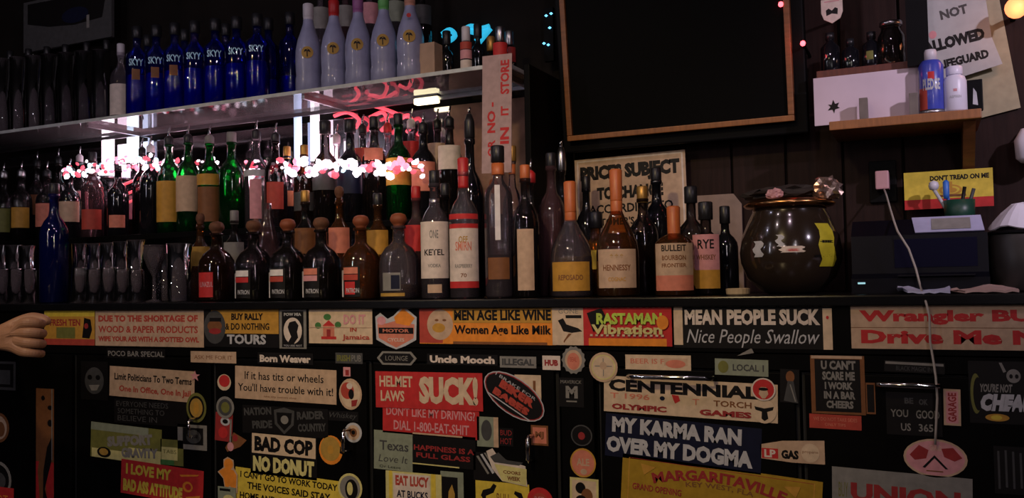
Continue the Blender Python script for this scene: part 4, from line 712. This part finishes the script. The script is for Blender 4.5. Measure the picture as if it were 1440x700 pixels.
for (px, y, nm) in ((1129, 61, 'small red pilot light right of the screen frame'), (1098, 6, 'small red light at the upper right of the screen frame')):
    c = at(px, y, .36); o = empty('pilot_light', c); tag(o, nm, 'light'); lathe('lens', [(0, -.007), (.0045, -.005), (.0065, 0), (.0045, .005), (0, .007)], em('redled', (1, .08, .10), 5), o, 10)
    box('stalk', (-.003, .007, -.003), (.003, .05 if px < 1100 else .139, .003), P0, o)
    if px > 1100: lamp('pilot_glow', 'POINT', c+Vector((0, -.02, 0)), .05, (1, .1, .1), .01)
# tall black speaker-like cabinet beside the screen with the shield sticker
xa = px_on(1138, .42, 1.5); xb = px_on(1152, .42, 1.5)
c = at(1170, 16, .40)
sheet('shield_sign', 'small pale shield-shaped sign with a black mark above the wall shelf', 'sign', c, .048, .058, 0, 'paper', [('p', [(.22, .45), (.35, .38), (.5, .48), (.65, .36), (.78, .42), (.76, .66), (.5, .60), (.24, .68)], 'ink'), ('r', .15, .08, .85, .12, 'pink')], 'shield', thick=.003)
box('hanging_arm', (0, .003, 0), (.006, .099, .006), P0, bpy.data.objects[-1] if False else None)
o = bpy.data.objects['hanging_arm']; o.location = (c.x-.003, c.y, c.z); tag(o, 'thin black arm holding the shield-shaped sign off the wall', 'bracket')
# prices sign
c = at(886, 272, .46)
sheet('prices_sign', 'pale rectangular sign with black capitals about prices leaning on the wall', 'sign', c, (at(963, 255, .46)-at(808, 255, .46)).length, at(886, 218, .46).z-at(886, 326, .46).z, -1, 'tan', [('r', .02, .02, .98, .98, 'paper'), ('r', .035, .04, .965, .96, 'tan'),
      ('t', 'PRICES SUBJECT', .05, .10, .95, .34, 'ink', dict(bold=.07)), ('t', 'TO CHANGE', .20, .39, .80, .56, 'ink', dict(bold=.06)), ('t', 'ACCORDING TO', .12, .62, .88, .74, 'ink', dict(bold=.03)), ('t', "CUSTOMER'S ATTITUDE", .08, .80, .92, .90, 'ink', dict(bold=.03))], thick=.003)
o = link('tan_board', plate_me(outline([(0, .02), (.04, 0), (.9, 0), (1, .1), (1, 1), (0, 1)], .20, .27), 0, -.006), mat('tan_board', (.24, .17, .13), .7, noise=.15)); o.location = at(990, 348, .485); tag(o, 'plain tan board standing against the wall behind the whiskey bottles', 'board')

# ---------------------------------------------------------------- wall shelf with box, can and papers
Yf = .30
A = at(1166, 182, Yf); Bq = at(1381, 168, Yf); zs = (at(1166, 169, Yf).z+at(1381, 154, Yf).z)/2
t = empty('wall_shelf', ((A.x+Bq.x)/2, .4, zs)); tag(t, 'orange-brown wooden wall shelf holding a spray can', 'shelf'); L = (Bq.x-A.x)/2
box('board', (-L, -.10, -.020), (L, .098, 0), woodh, t, .002)
for px in (1214, 1285):
    x = px_on(px, Yf, zs+.02)-t.location.x; box('peg', (x-.009, -.094, .0005), (x+.009, -.076, .048), mat('grey_wood_peg', (.16, .13, .11), .6, noise=.2), t, .001)
x = px_on(1362, .42, zs-.06)-t.location.x
br = link('bracket', mesh([(x-.012, -.08, -.0205), (x+.012, -.08, -.0205), (x-.012, .098, -.0205), (x+.012, .098, -.0205), (x-.012, .098, -.12), (x+.012, .098, -.12), (x-.012, .07, -.12), (x+.012, .07, -.12)], [(0, 1, 3, 2), (2, 3, 5, 4), (4, 5, 7, 6), (6, 7, 1, 0), (0, 2, 4, 6), (1, 7, 5, 3)]), wood, t)
# upper shelf and its black post
A2 = at(1148, 104, .36); B2 = at(1283, 86, .36); t2 = empty('upper_wall_shelf', ((A2.x+B2.x)/2, .42, (A2.z+B2.z)/2)); tag(t2, 'dark red-brown shelf above the pale carton', 'shelf'); L2 = (B2.x-A2.x)/2
box('board', (-L2, -.06, -.016), (L2, .078, .004), mat('red_brown_wood', (.12, .03, .016), .5, noise=.3, scale=15, stretch=(6, 1, 1)), t2, .002)
xp = px_on(1290, .33, zs+.18)
o = box('black_post', (xp-.022, .325, at(1290, 92, .33).z), (xp+.022, .344, 2.6), P0); tag(o, 'black upright post in front of the ALLOWED notice', 'post')
# dark jar with a metallic clasp on the upper shelf
z2 = t2.location.z+.004
def on2(px): return px_on(px, .41, z2+.03)
o = empty('glass_jar', (on2(1254), .41, z2)); tag(o, 'dark glass jar with a shiny wire clasp on the upper shelf', 'jar')
lathe('jar_body', [(.026, 0), (.030, .004), (.030, .07), (.022, .085), (.022, .095)], G['dark'], o, 18); lathe('lid', [(.023, .0955), (.025, .097), (.025, .105), (0, .11)], steel, o, 18)
tube('clasp', [(-.01, -.033, .02), (-.012, -.036, .012), (-.004, -.036, .004), (.006, -.036, .006)], .0025, chrome, o)
for i, (px, r, h, g, nm) in enumerate([(1168, .022, .09, 'black', 'black bottle at the left end of the upper shelf'), (1196, .020, .07, 'black', 'brown medicine bottle on the upper shelf'), (1226, .022, .08, 'black', 'dark bottle with a yellow spot on the upper shelf')]):
    o = empty('small_bottle', (on2(px), .41, z2)); tag(o, nm, 'bottle', 'small bottles on the upper shelf')
    lathe('glass_body', [(r*.9, 0), (r, .003), (r, h*.7), (r*.4, h*.85), (r*.4, h)], G[g], o, 16); lathe('cap', [(r*.46, h-.008), (r*.46, h+.008), (0, h+.009)], capm['black'], o, 12)
    if i == 2: link('paper_label', arc_me(r*1.02, .02, .04, -.5, .2), K('olive'), o)
# pale carton
c0 = at(1145, 142, .355); c1 = at(1292, 127, .355)
o = box('carton', (c0.x, .348, zs+.0005), (c1.x, .353, zs+.112), mat('pale_pink_card', (.62, .50, .56), .6, noise=.08, scale=12), bev=.0008)
o.name = 'pale_card'; tag(o, 'wide pale pink-white card with a black maple-like leaf mark on the wall shelf', 'card')
q = at(1172, 150, .3465); link('leaf_print', mesh([(q.x+x*.0125, .3472, q.z+z*.0125) for x, z in [(0, 1.3), (.3, .5), (1, .7), (.7, 0), (1.1, -.3), (.3, -.5), (.1, -1.2), (-.2, -.5), (-1, -.6), (-.5, 0), (-.9, .5), (-.3, .4)]], [tuple(range(12))]), K('ink'), o)
# spray can
x = px_on(1310, Yf+.03, zs+.05); t = empty('spray_can', (x, Yf+.03, zs+.0005)); tag(t, 'blue spray can with red band and pale cap on the wall shelf', 'can')
bluem = mat('blue_can_print', (.05, .07, .42), .3, noise=.25, scale=25, coat=.5)
H = at(1310, 86, .33).z-zs; R = .0255
lathe('can_body', [(R*.93, 0), (R, .004), (R, H-.012), (R*.8, H-.003), (R*.7, H)], bluem, t, 24)
lathe('base_rim', [(R*1.01, .0008), (R*1.02, .002), (R*1.01, .008)], steel, t, 24)
lathe('cap', [(R*.52, H-.002), (R*.52, H+.018), (R*.45, H+.024), (0, H+.025)], capm['white'], t, 18)
link('can_band', arc_me(R*1.012, .008, .055, -1.3, -.35), K('mred'), t, smooth=True); link('can_band', arc_me(R*1.012, .01, H-.02, -1.45, -1.2), K('silver'), t, smooth=True)
link('can_emblem', arc_me(R*1.015, H-.045, H-.028, -.25, .25), K('red'), t, smooth=True); wrap_text('PLEDGE', R*1.02, .05, .075, .7, 'silver', t, bold=.04)
# white pill-type bottle
x = px_on(1343, Yf+.03, zs+.04); t = empty('plastic_bottle', (x, Yf+.03, zs+.0005)); tag(t, 'small white plastic bottle with screw cap right of the spray can', 'bottle')
H = at(1343, 94, .33).z-zs; R = .0235; wm = mat('white_plastic', (.66, .64, .74), .35, noise=.04)
lathe('bottle_body', [(R*.9, 0), (R, .004), (R, H*.66), (R*.86, H*.76), (R*.6, H*.80), (R*.6, H*.84)], wm, t, 24)
lathe('cap', [(R*.68, H*.81), (R*.70, H*.82), (R*.70, H*.98), (R*.6, H), (0, H)], wm, t, 20)
link('label_mark', arc_me(R*1.012, H*.42, H*.48, -.15, .15), K('pink'), t); wrap_text('ASPIRIN', R*1.015, H*.28, H*.34, .5, 'silver', t)
x = px_on(1370, Yf+.05, zs+.03); o = box('black_packet', (x-.020, .33, zs+.0005), (x+.016, .345, zs+.068), P0, bev=.002); tag(o, 'small black packet with a white mark at the right end of the wall shelf', 'packet')
link('white_mark', mesh([(x-.004, .3293, zs+.015), (x+.006, .3293, zs+.012), (x+.004, .3293, zs+.04), (x-.002, .3293, zs+.05)], [(0, 1, 2, 3)]), K('silver'), o)
# notices on the wall behind
gp = mat('grey_blue_paper', (.36, .38, .38), .7, noise=.08)
c = at(1351, 57, .465); NW = (at(1407, 57, .465)-at(1295, 57, .465)).length; NH = at(1351, 0, .465).z-at(1351, 115, .465).z
o = link('paper_notice', plate_me(outline([(.0, -.35), (.78, -.40), (.88, .5), (1, .84), (.24, 1.0), (.02, .6)], NW, NH), 0, -.001), gp); o.location = c; tag(o, 'grey notice reading ALLOWED pinned above the wall shelf', 'notice')
decorate(o, NW, NH, [('t', 'NOT', .25, .08, .60, .20, 'dgrey', dict(rot=-9, bold=.05)), ('t', 'ALLOWED', .02, .42, .80, .57, 'ink', dict(rot=-9, bold=.07)), ('t', 'LIFEGUARD', .22, .68, .84, .79, 'ink', dict(rot=-9, bold=.06)), ('e', .10, .34, .20, .44, 'pink')], y=-.001)
o = link('paper_notice', plate_me(outline([(0, 0), (.80, .05), (1, .9), (.1, 1)], .17, .30), 0, -.0008), mat('yellowed_paper', (.34, .31, .20), .8, noise=.15)); o.location = at(1373, 84, .492); tag(o, 'yellowed paper sheet behind the grey ALLOWED notice', 'notice')
# yellow snake-flag sign
c = at(1333, 266, .45); W = (at(1395, 266, .45)-at(1270, 266, .45)).length; H = at(1395, 239, .45).z-at(1395, 293, .45).z
o = sheet('yellow_sign', 'yellow sign with a coiled snake and red lower band on the wall', 'sign', c, W, H, 0, 'yellow', [('r', 0, .74, 1, 1, 'red'), ('t', "DON'T TREAD ON ME", .30, .12, .96, .26, 'ink', dict(bold=.05)), ('e', .40, .38, .66, .66, 'ochre'), ('e', .43, .42, .63, .62, 'yellow'), ('e', .47, .46, .60, .60, 'ochre'), ('r', .52, .30, .55, .50, 'ochre'), ('r', .38, .64, .70, .70, 'brown')], thick=.002)
# orange globe lamp at the upper right
c = at(1429, 11, .40); t = empty('globe_lamp', c); tag(t, 'small glowing orange globe lamp at the upper right corner', 'lamp')
lathe('globe', [(0, -.022)]+[(.023*math.sin(a_), -.023*math.cos(a_)) for a_ in [PI*k/8 for k in range(1, 8)]]+[(0, .022)], em('globe', (1, .25, .09), 2.2), t, 16); box('arm', (-.005, .022, -.005), (.005, .099, .005), P0, t)
lamp('globe_glow', 'POINT', c+Vector((0, -.05, -.02)), .25, (1, .4, .2), .03)
# socket with charging plug and white cable
c = at(1241, 254, .47); t = empty('wall_charger', c); tag(t, 'pale pink plug-in charger in a wall socket', 'charger')
box('charger_body', (-.015, -.022, -.022), (.015, .018, .022), mat('pinkish_plastic', (.55, .30, .32), .4, noise=.05), t, .004); box('socket_plate', (-.03, .0185, -.05), (.03, .028, .05), P0, t, .002)
pts = [(1243, 265, .452), (1247, 276, .40), (1252, 294, .28), (1257, 310, .17), (1262, 325, .094), (1278, 350, .090), (1288, 378, .088), (1293, 398, .084), (1296, 408, .03), (1300, 418, -.004), (1303, 428, -.018), (1307, 444, -.020), (1308, 480, -.018), (1313, 510, -.02), (1316, 530, -.02), (1318, 560, -.02), (1316, 605, -.014), (1315, 625, -.012)]
P = at(*pts[0][:2], pts[0][2]); o = tube('charging_cable', [at(x, y, Y) for x, y, Y in pts], .0022, mat('grey_white_cable', (.40, .36, .32), .5, noise=.05), None, 7); tag(o, 'pale charging cable hanging from the wall charger down over the cooler front', 'cable')

# ---------------------------------------------------------------- counter, right side
# round dark bowl with brass tray top
x = px_on(1110, .20, 1.08); R = (px_on(1188, .20, 1.1)-px_on(1032, .20, 1.1))/2*.93; t = empty('round_bowl', (x, .22, CTOP+.0005)); Ht = at(1100, 291, .20).z-CTOP
dk = mat('dark_bronze_glaze', (.030, .020, .014), .16, noise=.3, scale=10, coat=.6); brass = mat('old_brass', (.50, .24, .09), .25, metal=1, noise=.3, scale=15)
lathe('bowl', [(R*.45, 0), (R*.60, .006), (R*.86, .035), (R*.98, Ht*.36), (R, Ht*.48), (R*.95, Ht*.66), (R*.80, Ht*.86), (R*.72, Ht*.95), (R*.72, Ht*.975)], dk, t, 36)
tag(t, 'big round dark glazed bowl with a brass tray lid on the counter', 'bowl')
lathe('brass_rim', [(R*.70, Ht*.978), (R*.86, Ht), (R*.90, Ht+.005), (R*.80, Ht+.014), (R*.60, Ht+.006), (0, Ht+.004)], brass, t, 36)
yellow = mat('yellow_print', (.55, .48, .03), .4, noise=.2)
def bowl_patch(a0, a1, f0, f1, m, nm):
    vs = []; fs = []; n = 6
    pr = [(0.0, .60), (.18, .86), (.36, .98), (.48, 1.0), (.66, .95), (.86, .80)]
    def rad(f):
        for (p, q), (p2, q2) in zip(pr, pr[1:]):
            if p <= f <= p2: return R*(q+(q2-q)*(f-p)/(p2-p))*1.012
    for i in range(n+1):
        f = f0+(f1-f0)*i/n
        for k in range(n+1):
            a_ = a0+(a1-a0)*k/n+.04*math.sin(i*1.7); vs.append((math.sin(a_)*rad(f), -math.cos(a_)*rad(f), Ht*f))
    for i in range(n):
        for k in range(n): j = i*(n+1)+k; fs.append((j, j+1, j+n+2, j+n+1))
    link(nm, mesh(vs, fs), m, t, smooth=True)
bowl_patch(.72, 1.12, .30, .78, yellow, 'yellow_decal')
bowl_patch(.60, 1.2, .40, .43, K('ink'), 'decal_stroke'); bowl_patch(.75, 1.05, .56, .59, K('ink'), 'decal_stroke')
bowl_patch(-.62, -.42, .42, .60, K('silver'), 'white_reflection'); bowl_patch(-.05, .38, .46, .53, K('paper'), 'white_reflection'); bowl_patch(-.12, .0, .53, .66, K('silver'), 'white_reflection'); bowl_patch(.08, .28, .475, .50, K('red'), 'decal_stroke')  # white patches paint reflections on the glaze
# crumpled foil scraps and dark cloth on the lid
def crumple(name, c, sx, sy, sz, m, seed, label, cat, n=10):
    rr = random.Random(seed); bm = bmesh.new(); bmesh.ops.create_icosphere(bm, subdivisions=3, radius=1)
    for v in bm.verts:
        v.co *= 1+rr.uniform(-.22, .22); v.co = Vector((v.co.x*sx, v.co.y*sy, v.co.z*sz+sz*.85 if v.co.z*sz+sz*.85 > 0 else .0))
    me = bpy.data.meshes.new(name); bm.to_mesh(me); bm.free(); o = link(name, me, m); o.location = c; tag(o, label, cat); return o
top = Vector((x, .22, CTOP+Ht+.016))
foil = mat('creased_foil', (.50, .36, .30), .25, metal=.8, noise=.3, scale=25); dcl = mat('dark_cloth', (.025, .018, .015), .8, noise=.3, bump=.5)
crumple('dark_cloth', top+Vector((-.005, 0, 0)), .085, .05, .017, dcl, 5, 'crumpled dark cloth on the brass tray lid', 'cloth')
crumple('foil_wrapper', top+Vector((.082, -.02, -.004)), .030, .026, .026, foil, 8, 'creased foil wrapper at the right of the brass tray lid', 'wrapper')
crumple('foil_wrapper', top+Vector((-.022, -.055, .0)), .017, .008, .012, mat('pink_foil', (.55, .28, .30), .4, noise=.2), 9, 'small pink wrapper on the front of the brass tray lid', 'wrapper')
# black register / printer
xa = px_on(1196, .12, 1.1); xb = px_on(1390, .12, 1.1); zt = at(1300, 327, .14).z
gb = mat('gloss_black_plastic', (.003, .003, .006), .4, noise=.1, spec=.15)
t = empty('receipt_printer', ((xa+xb)/2, .25, CTOP+.0005)); tag(t, 'wide black office machine with sloped front at the right of the counter', 'machine'); hw = (xb-xa)/2; h = zt-CTOP
me = mesh([(-hw, -.14, 0), (hw, -.14, 0), (hw, -.14, h*.25), (-hw, -.14, h*.25), (hw, -.115, h*.33), (-hw, -.115, h*.33), (hw, -.11, h*.97), (-hw, -.11, h*.97), (-hw, -.06, h+.03), (hw, -.06, h+.03), (-hw, .2, h+.03), (hw, .2, h+.03), (-hw, .2, 0), (hw, .2, 0)],
  [(0, 1, 2, 3), (3, 2, 4, 5), (5, 4, 6, 7), (7, 6, 9, 8), (8, 9, 11, 10), (10, 11, 13, 12), (12, 13, 1, 0), (1, 13, 11, 9, 6, 4, 2), (0, 3, 5, 7, 8, 10, 12)])
link('body', me, gb, t)
box('paper_slot', (-hw*.35, -.1155, h*.42), (hw*.85, -.1112, h*.90), mat('dark_window', (.008, .008, .02), .1, noise=0), t, .001)
box('output_tray', (-hw*.30, -.150, h*.27), (hw*.80, -.116, h*.30), gb, t, .001)
q = at(1211, 404, .108)-Vector(t.location); box('status_light', (q.x-.006, -.1425, h*.16), (q.x+.008, -.1402, h*.19), em('status', (.4, .8, .9), .5), t)
zt2 = CTOP+h+.001
# sheet on the machine
p = [atz(1283, 312, zt2), atz(1376, 311, zt2), atz(1386, 325, zt2), atz(1290, 326, zt2)]
x0 = px_on(1287, .16, zt2); x1 = px_on(1384, .16, zt2); YA, ZA, YB, ZB = .1435, CTOP+h*.975+.0030, .188, CTOP+h+.0325
o = link('paper_sheet', mesh([(x0, YA, ZA), (x1, YA, ZA), (x1-.004, YB, ZB), (x0-.006, YB, ZB), (x0, YA-.001, ZA+.0012), (x1, YA-.001, ZA+.0012), (x1-.004, YB-.001, ZB+.0012), (x0-.006, YB-.001, ZB+.0012)], [(0, 3, 2, 1), (4, 5, 6, 7), (0, 1, 5, 4), (1, 2, 6, 5), (2, 3, 7, 6), (3, 0, 4, 7)]), mat('bluish_paper', (.36, .36, .52), .6, noise=.1)); tag(o, 'bluish paper sheet lying on the black machine', 'paper')
link('printed_patch', mesh([(x0+.03, YA+.004, ZA+.0062), (x0+.10, YA+.004, ZA+.0062), (x0+.10, YB-.008, ZB-.0030), (x0+.03, YB-.008, ZB-.0030)], [(0, 1, 2, 3)]), K('grey'), o)
# pen cup and pens
x = px_on(1350, .40, CTOP+h+.03); t = empty('pen_cup', (x, .40, CTOP+h+.031)); tag(t, 'dark green pen cup behind the black machine top', 'cup')
lathe('cup', [(.026, 0), (.030, .002), (.032, .050), (.030, .050), (.028, .004), (0, .004)], mat('dark_green_plastic', (.01, .05, .03), .4), t, 20)
for i, (dx, tx, hh, mc, nm) in enumerate([(-.012, -.028, .085, 'blue', 'bright blue pen'), (.0, .012, .08, 'ink', 'black pen'), (.012, .03, .075, 'dgrey', 'dark grey pen'), (-.016, -.05, .078, 'silver', 'white-ended pen')]):
    o = tube('pen', [(x+dx, .40, CTOP+h+.038), (x+(dx+tx)/2, .40, CTOP+h+.075), (x+tx, .40, CTOP+h+.03+hh)], [.003, .0038, .0038 if i != 3 else .004], K(mc)); tag(o, nm+' leaning in the dark green pen cup', 'pen', 'pens in the cup')
    if i == 3:
        e = lathe('pen_end', [(0, -.012), (.009, -.008), (.011, 0), (.009, .008), (0, .012)], mat('white_ball', (.6, .58, .64), .4), o, 12); e.location = (x+tx, .40, CTOP+h+.03+hh+.008)
    if i == 0:
        e = lathe('pen_cap', [(.0055, -.03), (.0065, -.02), (.0065, .008), (.003, .012), (0, .012)], mat('pen_blue', (.03, .15, .55), .4), o, 12); e.location = (x+tx*.9, .40, CTOP+h+.03+hh)
# black canister with white filter papers
x = px_on(1442, .16, 1.1); zt = at(1430, 324, .16).z-CTOP; t = empty('canister', (x, .18, CTOP+.0005)); tag(t, 'tall black round canister at the right edge of the counter', 'canister')
lathe('canister_body', [(.058, 0), (.062, .004), (.064, zt*.5), (.062, zt-.004), (.058, zt), (.054, zt-.002), (.054, .01), (0, .01)], mat('worn_black_metal', (.025, .022, .020), .4, noise=.35, scale=12), t, 28)
lathe('rim', [(.0625, zt-.008), (.066, zt-.005), (.0625, zt-.001)], P0, t, 28)
o = link('crumpled_paper', None if False else lathe_me([(.0, .052), (.02, .048), (.040, .030), (.055, .012), (.062, .002), (.060, .0), (.038, .026), (.0, .046)], 24), mat('white_paper', (.66, .64, .70), .7, noise=.05), smooth=False); o.location = (x, .18, CTOP+zt+.001)
for v in o.data.vertices: v.co.z += .004*math.sin(5*math.atan2(v.co.y, v.co.x))*(v.co.xy.length/.06)+.003 
tag(o, 'white crumpled paper heaped on the black canister', 'paper')
o = link('white_bag', lathe_me([(.022, 0), (.032, .01), (.034, .05), (.020, .075), (0, .078)], 16), mat('white_paper'  , (.66, .64, .70), .7), smooth=True); o.location = at(1452, 228, .44); o.scale = (1, .8, 1); tag(o, 'white cloth bag hanging on the wall at the right edge', 'bag')
h_ = tube('hook', [(0, 0, .076), (0, .03, .085), (0, .08, .085)], .002, P0, o)
# napkins
def napkin(name, pxs, m, label, z, seed):
    rr = random.Random(seed); n = 10; vs = []; fs = []
    for i in range(n+1):
        u = i/n; xf = px_on(pxs[0]+(pxs[1]-pxs[0])*u, .03, CTOP)
        for j in range(6):
            v = j/5; yy = .006+.13*v+(.05 if u < .15 and j == 0 else 0); vs.append((xf, yy, CTOP+z+.004+.010*math.sin(v*PI)*(.5+.5*math.sin(u*6+seed))+rr.uniform(0, .003)))
    for i in range(n):
        for j in range(5): a_ = i*6+j; fs.append((a_, a_+6, a_+7, a_+1))
    me = mesh(vs, fs); o = link(name, me, m); s = o.modifiers.new('thickness', 'SOLIDIFY'); s.thickness = .004; s.offset = -1; tag(o, label, 'napkin'); return o
napkin('folded_napkin', (1262, 1336), mat('blue_white_paper', (.52, .54, .74), .7, noise=.06), 'bluish white folded paper napkin under the cable at the counter edge', .0005, 1)
napkin('folded_napkin', (1338, 1432), mat('pinkish_paper', (.52, .36, .32), .7, noise=.1), 'pinkish folded paper napkin right of the bluish one', .0005, 4)
c = at(1040, 402, .12); o = link('candle_dish', lathe_me([(.020, 0), (.024, .003), (.025, .014), (.022, .015), (.018, .004), (0, .004)], 18), mat('cream_ceramic', (.45, .34, .20), .4)); o.location = (px_on(1038, .075, CTOP), .075, CTOP+.0005); tag(o, 'small cream dish on the counter left of the big bowl', 'dish')
# dim framed picture high at the far left
c = at(97, 32, .45); W = (at(158, 32, .45)-at(36, 32, .45)).length; H = at(97, -8, .45).z-at(97, 64, .45).z
o = sheet('wall_picture', 'dim grey picture of a landscape hung above the glass shelf at the left', 'picture', c+Vector((0, .0, .01)), W, H, 0, 'dgrey', [('r', .03, .03, .97, .80, 'dgrey'), ('p', [(.05, .45), (.3, .58), (.6, .64), (.9, .60), (.95, .1), (.05, .05)], 'ink'), ('e', .45, .3, .75, .6, 'navy'), ('r', .73, .5, .76, .75, 'grey')], thick=.012)

# ---------------------------------------------------------------- the hand reaching in from the left
skin = mat('skin', (.40, .20, .10), .5, noise=.12, scale=30)
Yh = -.42; c = at(30, 474, Yh)
root = empty('person', (c.x-.55, Yh, 0)); tag(root, 'person reaching in from the left edge, only a loosely closed bare hand in view', 'person')
vs = []; es = []; rad = []
def chain(pts, rs, start=None):
    prev = start
    for p_, r_ in zip(pts, rs):
        vs.append(Vector(p_)); rad.append(r_); i = len(vs)-1
        if prev is not None: es.append((prev, i))
        prev = i
    return prev
bx = Vector(c)                                  # centre of the back of the hand
D = lambda x, y, z: bx+Vector((x, y, z))
w0 = chain([D(-.42, .02, -.06), D(-.30, .0, -.045), D(-.17, 0, -.02), D(-.085, 0, -.004)], [.044, .046, .036, .027])
p1 = chain([D(-.045, 0, .0)], [.034], w0)
bm_pts = []
for k, (zz, L_, r_) in enumerate([(.036, .030, .0120), (.013, .036, .0125), (-.011, .033, .0120), (-.034, .024, .0105)]):
    base = chain([D(.012, -.004, zz*.92)], [.0165], p1)
    chain([D(.030+L_*.25, -.012, zz), D(.036+L_*.55, .004, zz-.003), D(.030+L_*.30, .026, zz-.006), D(.008, .030, zz-.008)], [r_*1.05, r_, r_*.92, r_*.8], base)
tb = chain([D(-.035, .012, .030), D(-.008, .032, .045), D(.018, .044, .040), D(.038, .046, .030)], [.018, .014, .0125, .010], p1)
me = bpy.data.meshes.new('hand'); me.from_pydata([tuple(v-Vector(root.location)) for v in vs], es, []); ho = bpy.data.objects.new('hand', me); COL.objects.link(ho); ho.parent = root
ho.modifiers.new('skin', 'SKIN')
for i, r_ in enumerate(rad): me.skin_vertices[0].data[i].radius = (r_, r_)
me.skin_vertices[0].data[4].use_root = True
ss = ho.modifiers.new('sub', 'SUBSURF'); ss.levels = 2; ss.render_levels = 2; me.materials.append(skin)
for i in (0,): pass
ho.name = 'arm_and_hand'
slv = tube('sleeve', [D(-.31, 0, -.046)-root.location, D(-.36, .01, -.052)-root.location, D(-.46, .03, -.05)-root.location, D(-.56, .06, .03)-root.location, D(-.62, .08, .16)-root.location], [.052, .056, .060, .066, .085], mat('dark_sleeve', (.02, .02, .025), .8, noise=.3), root, 16)
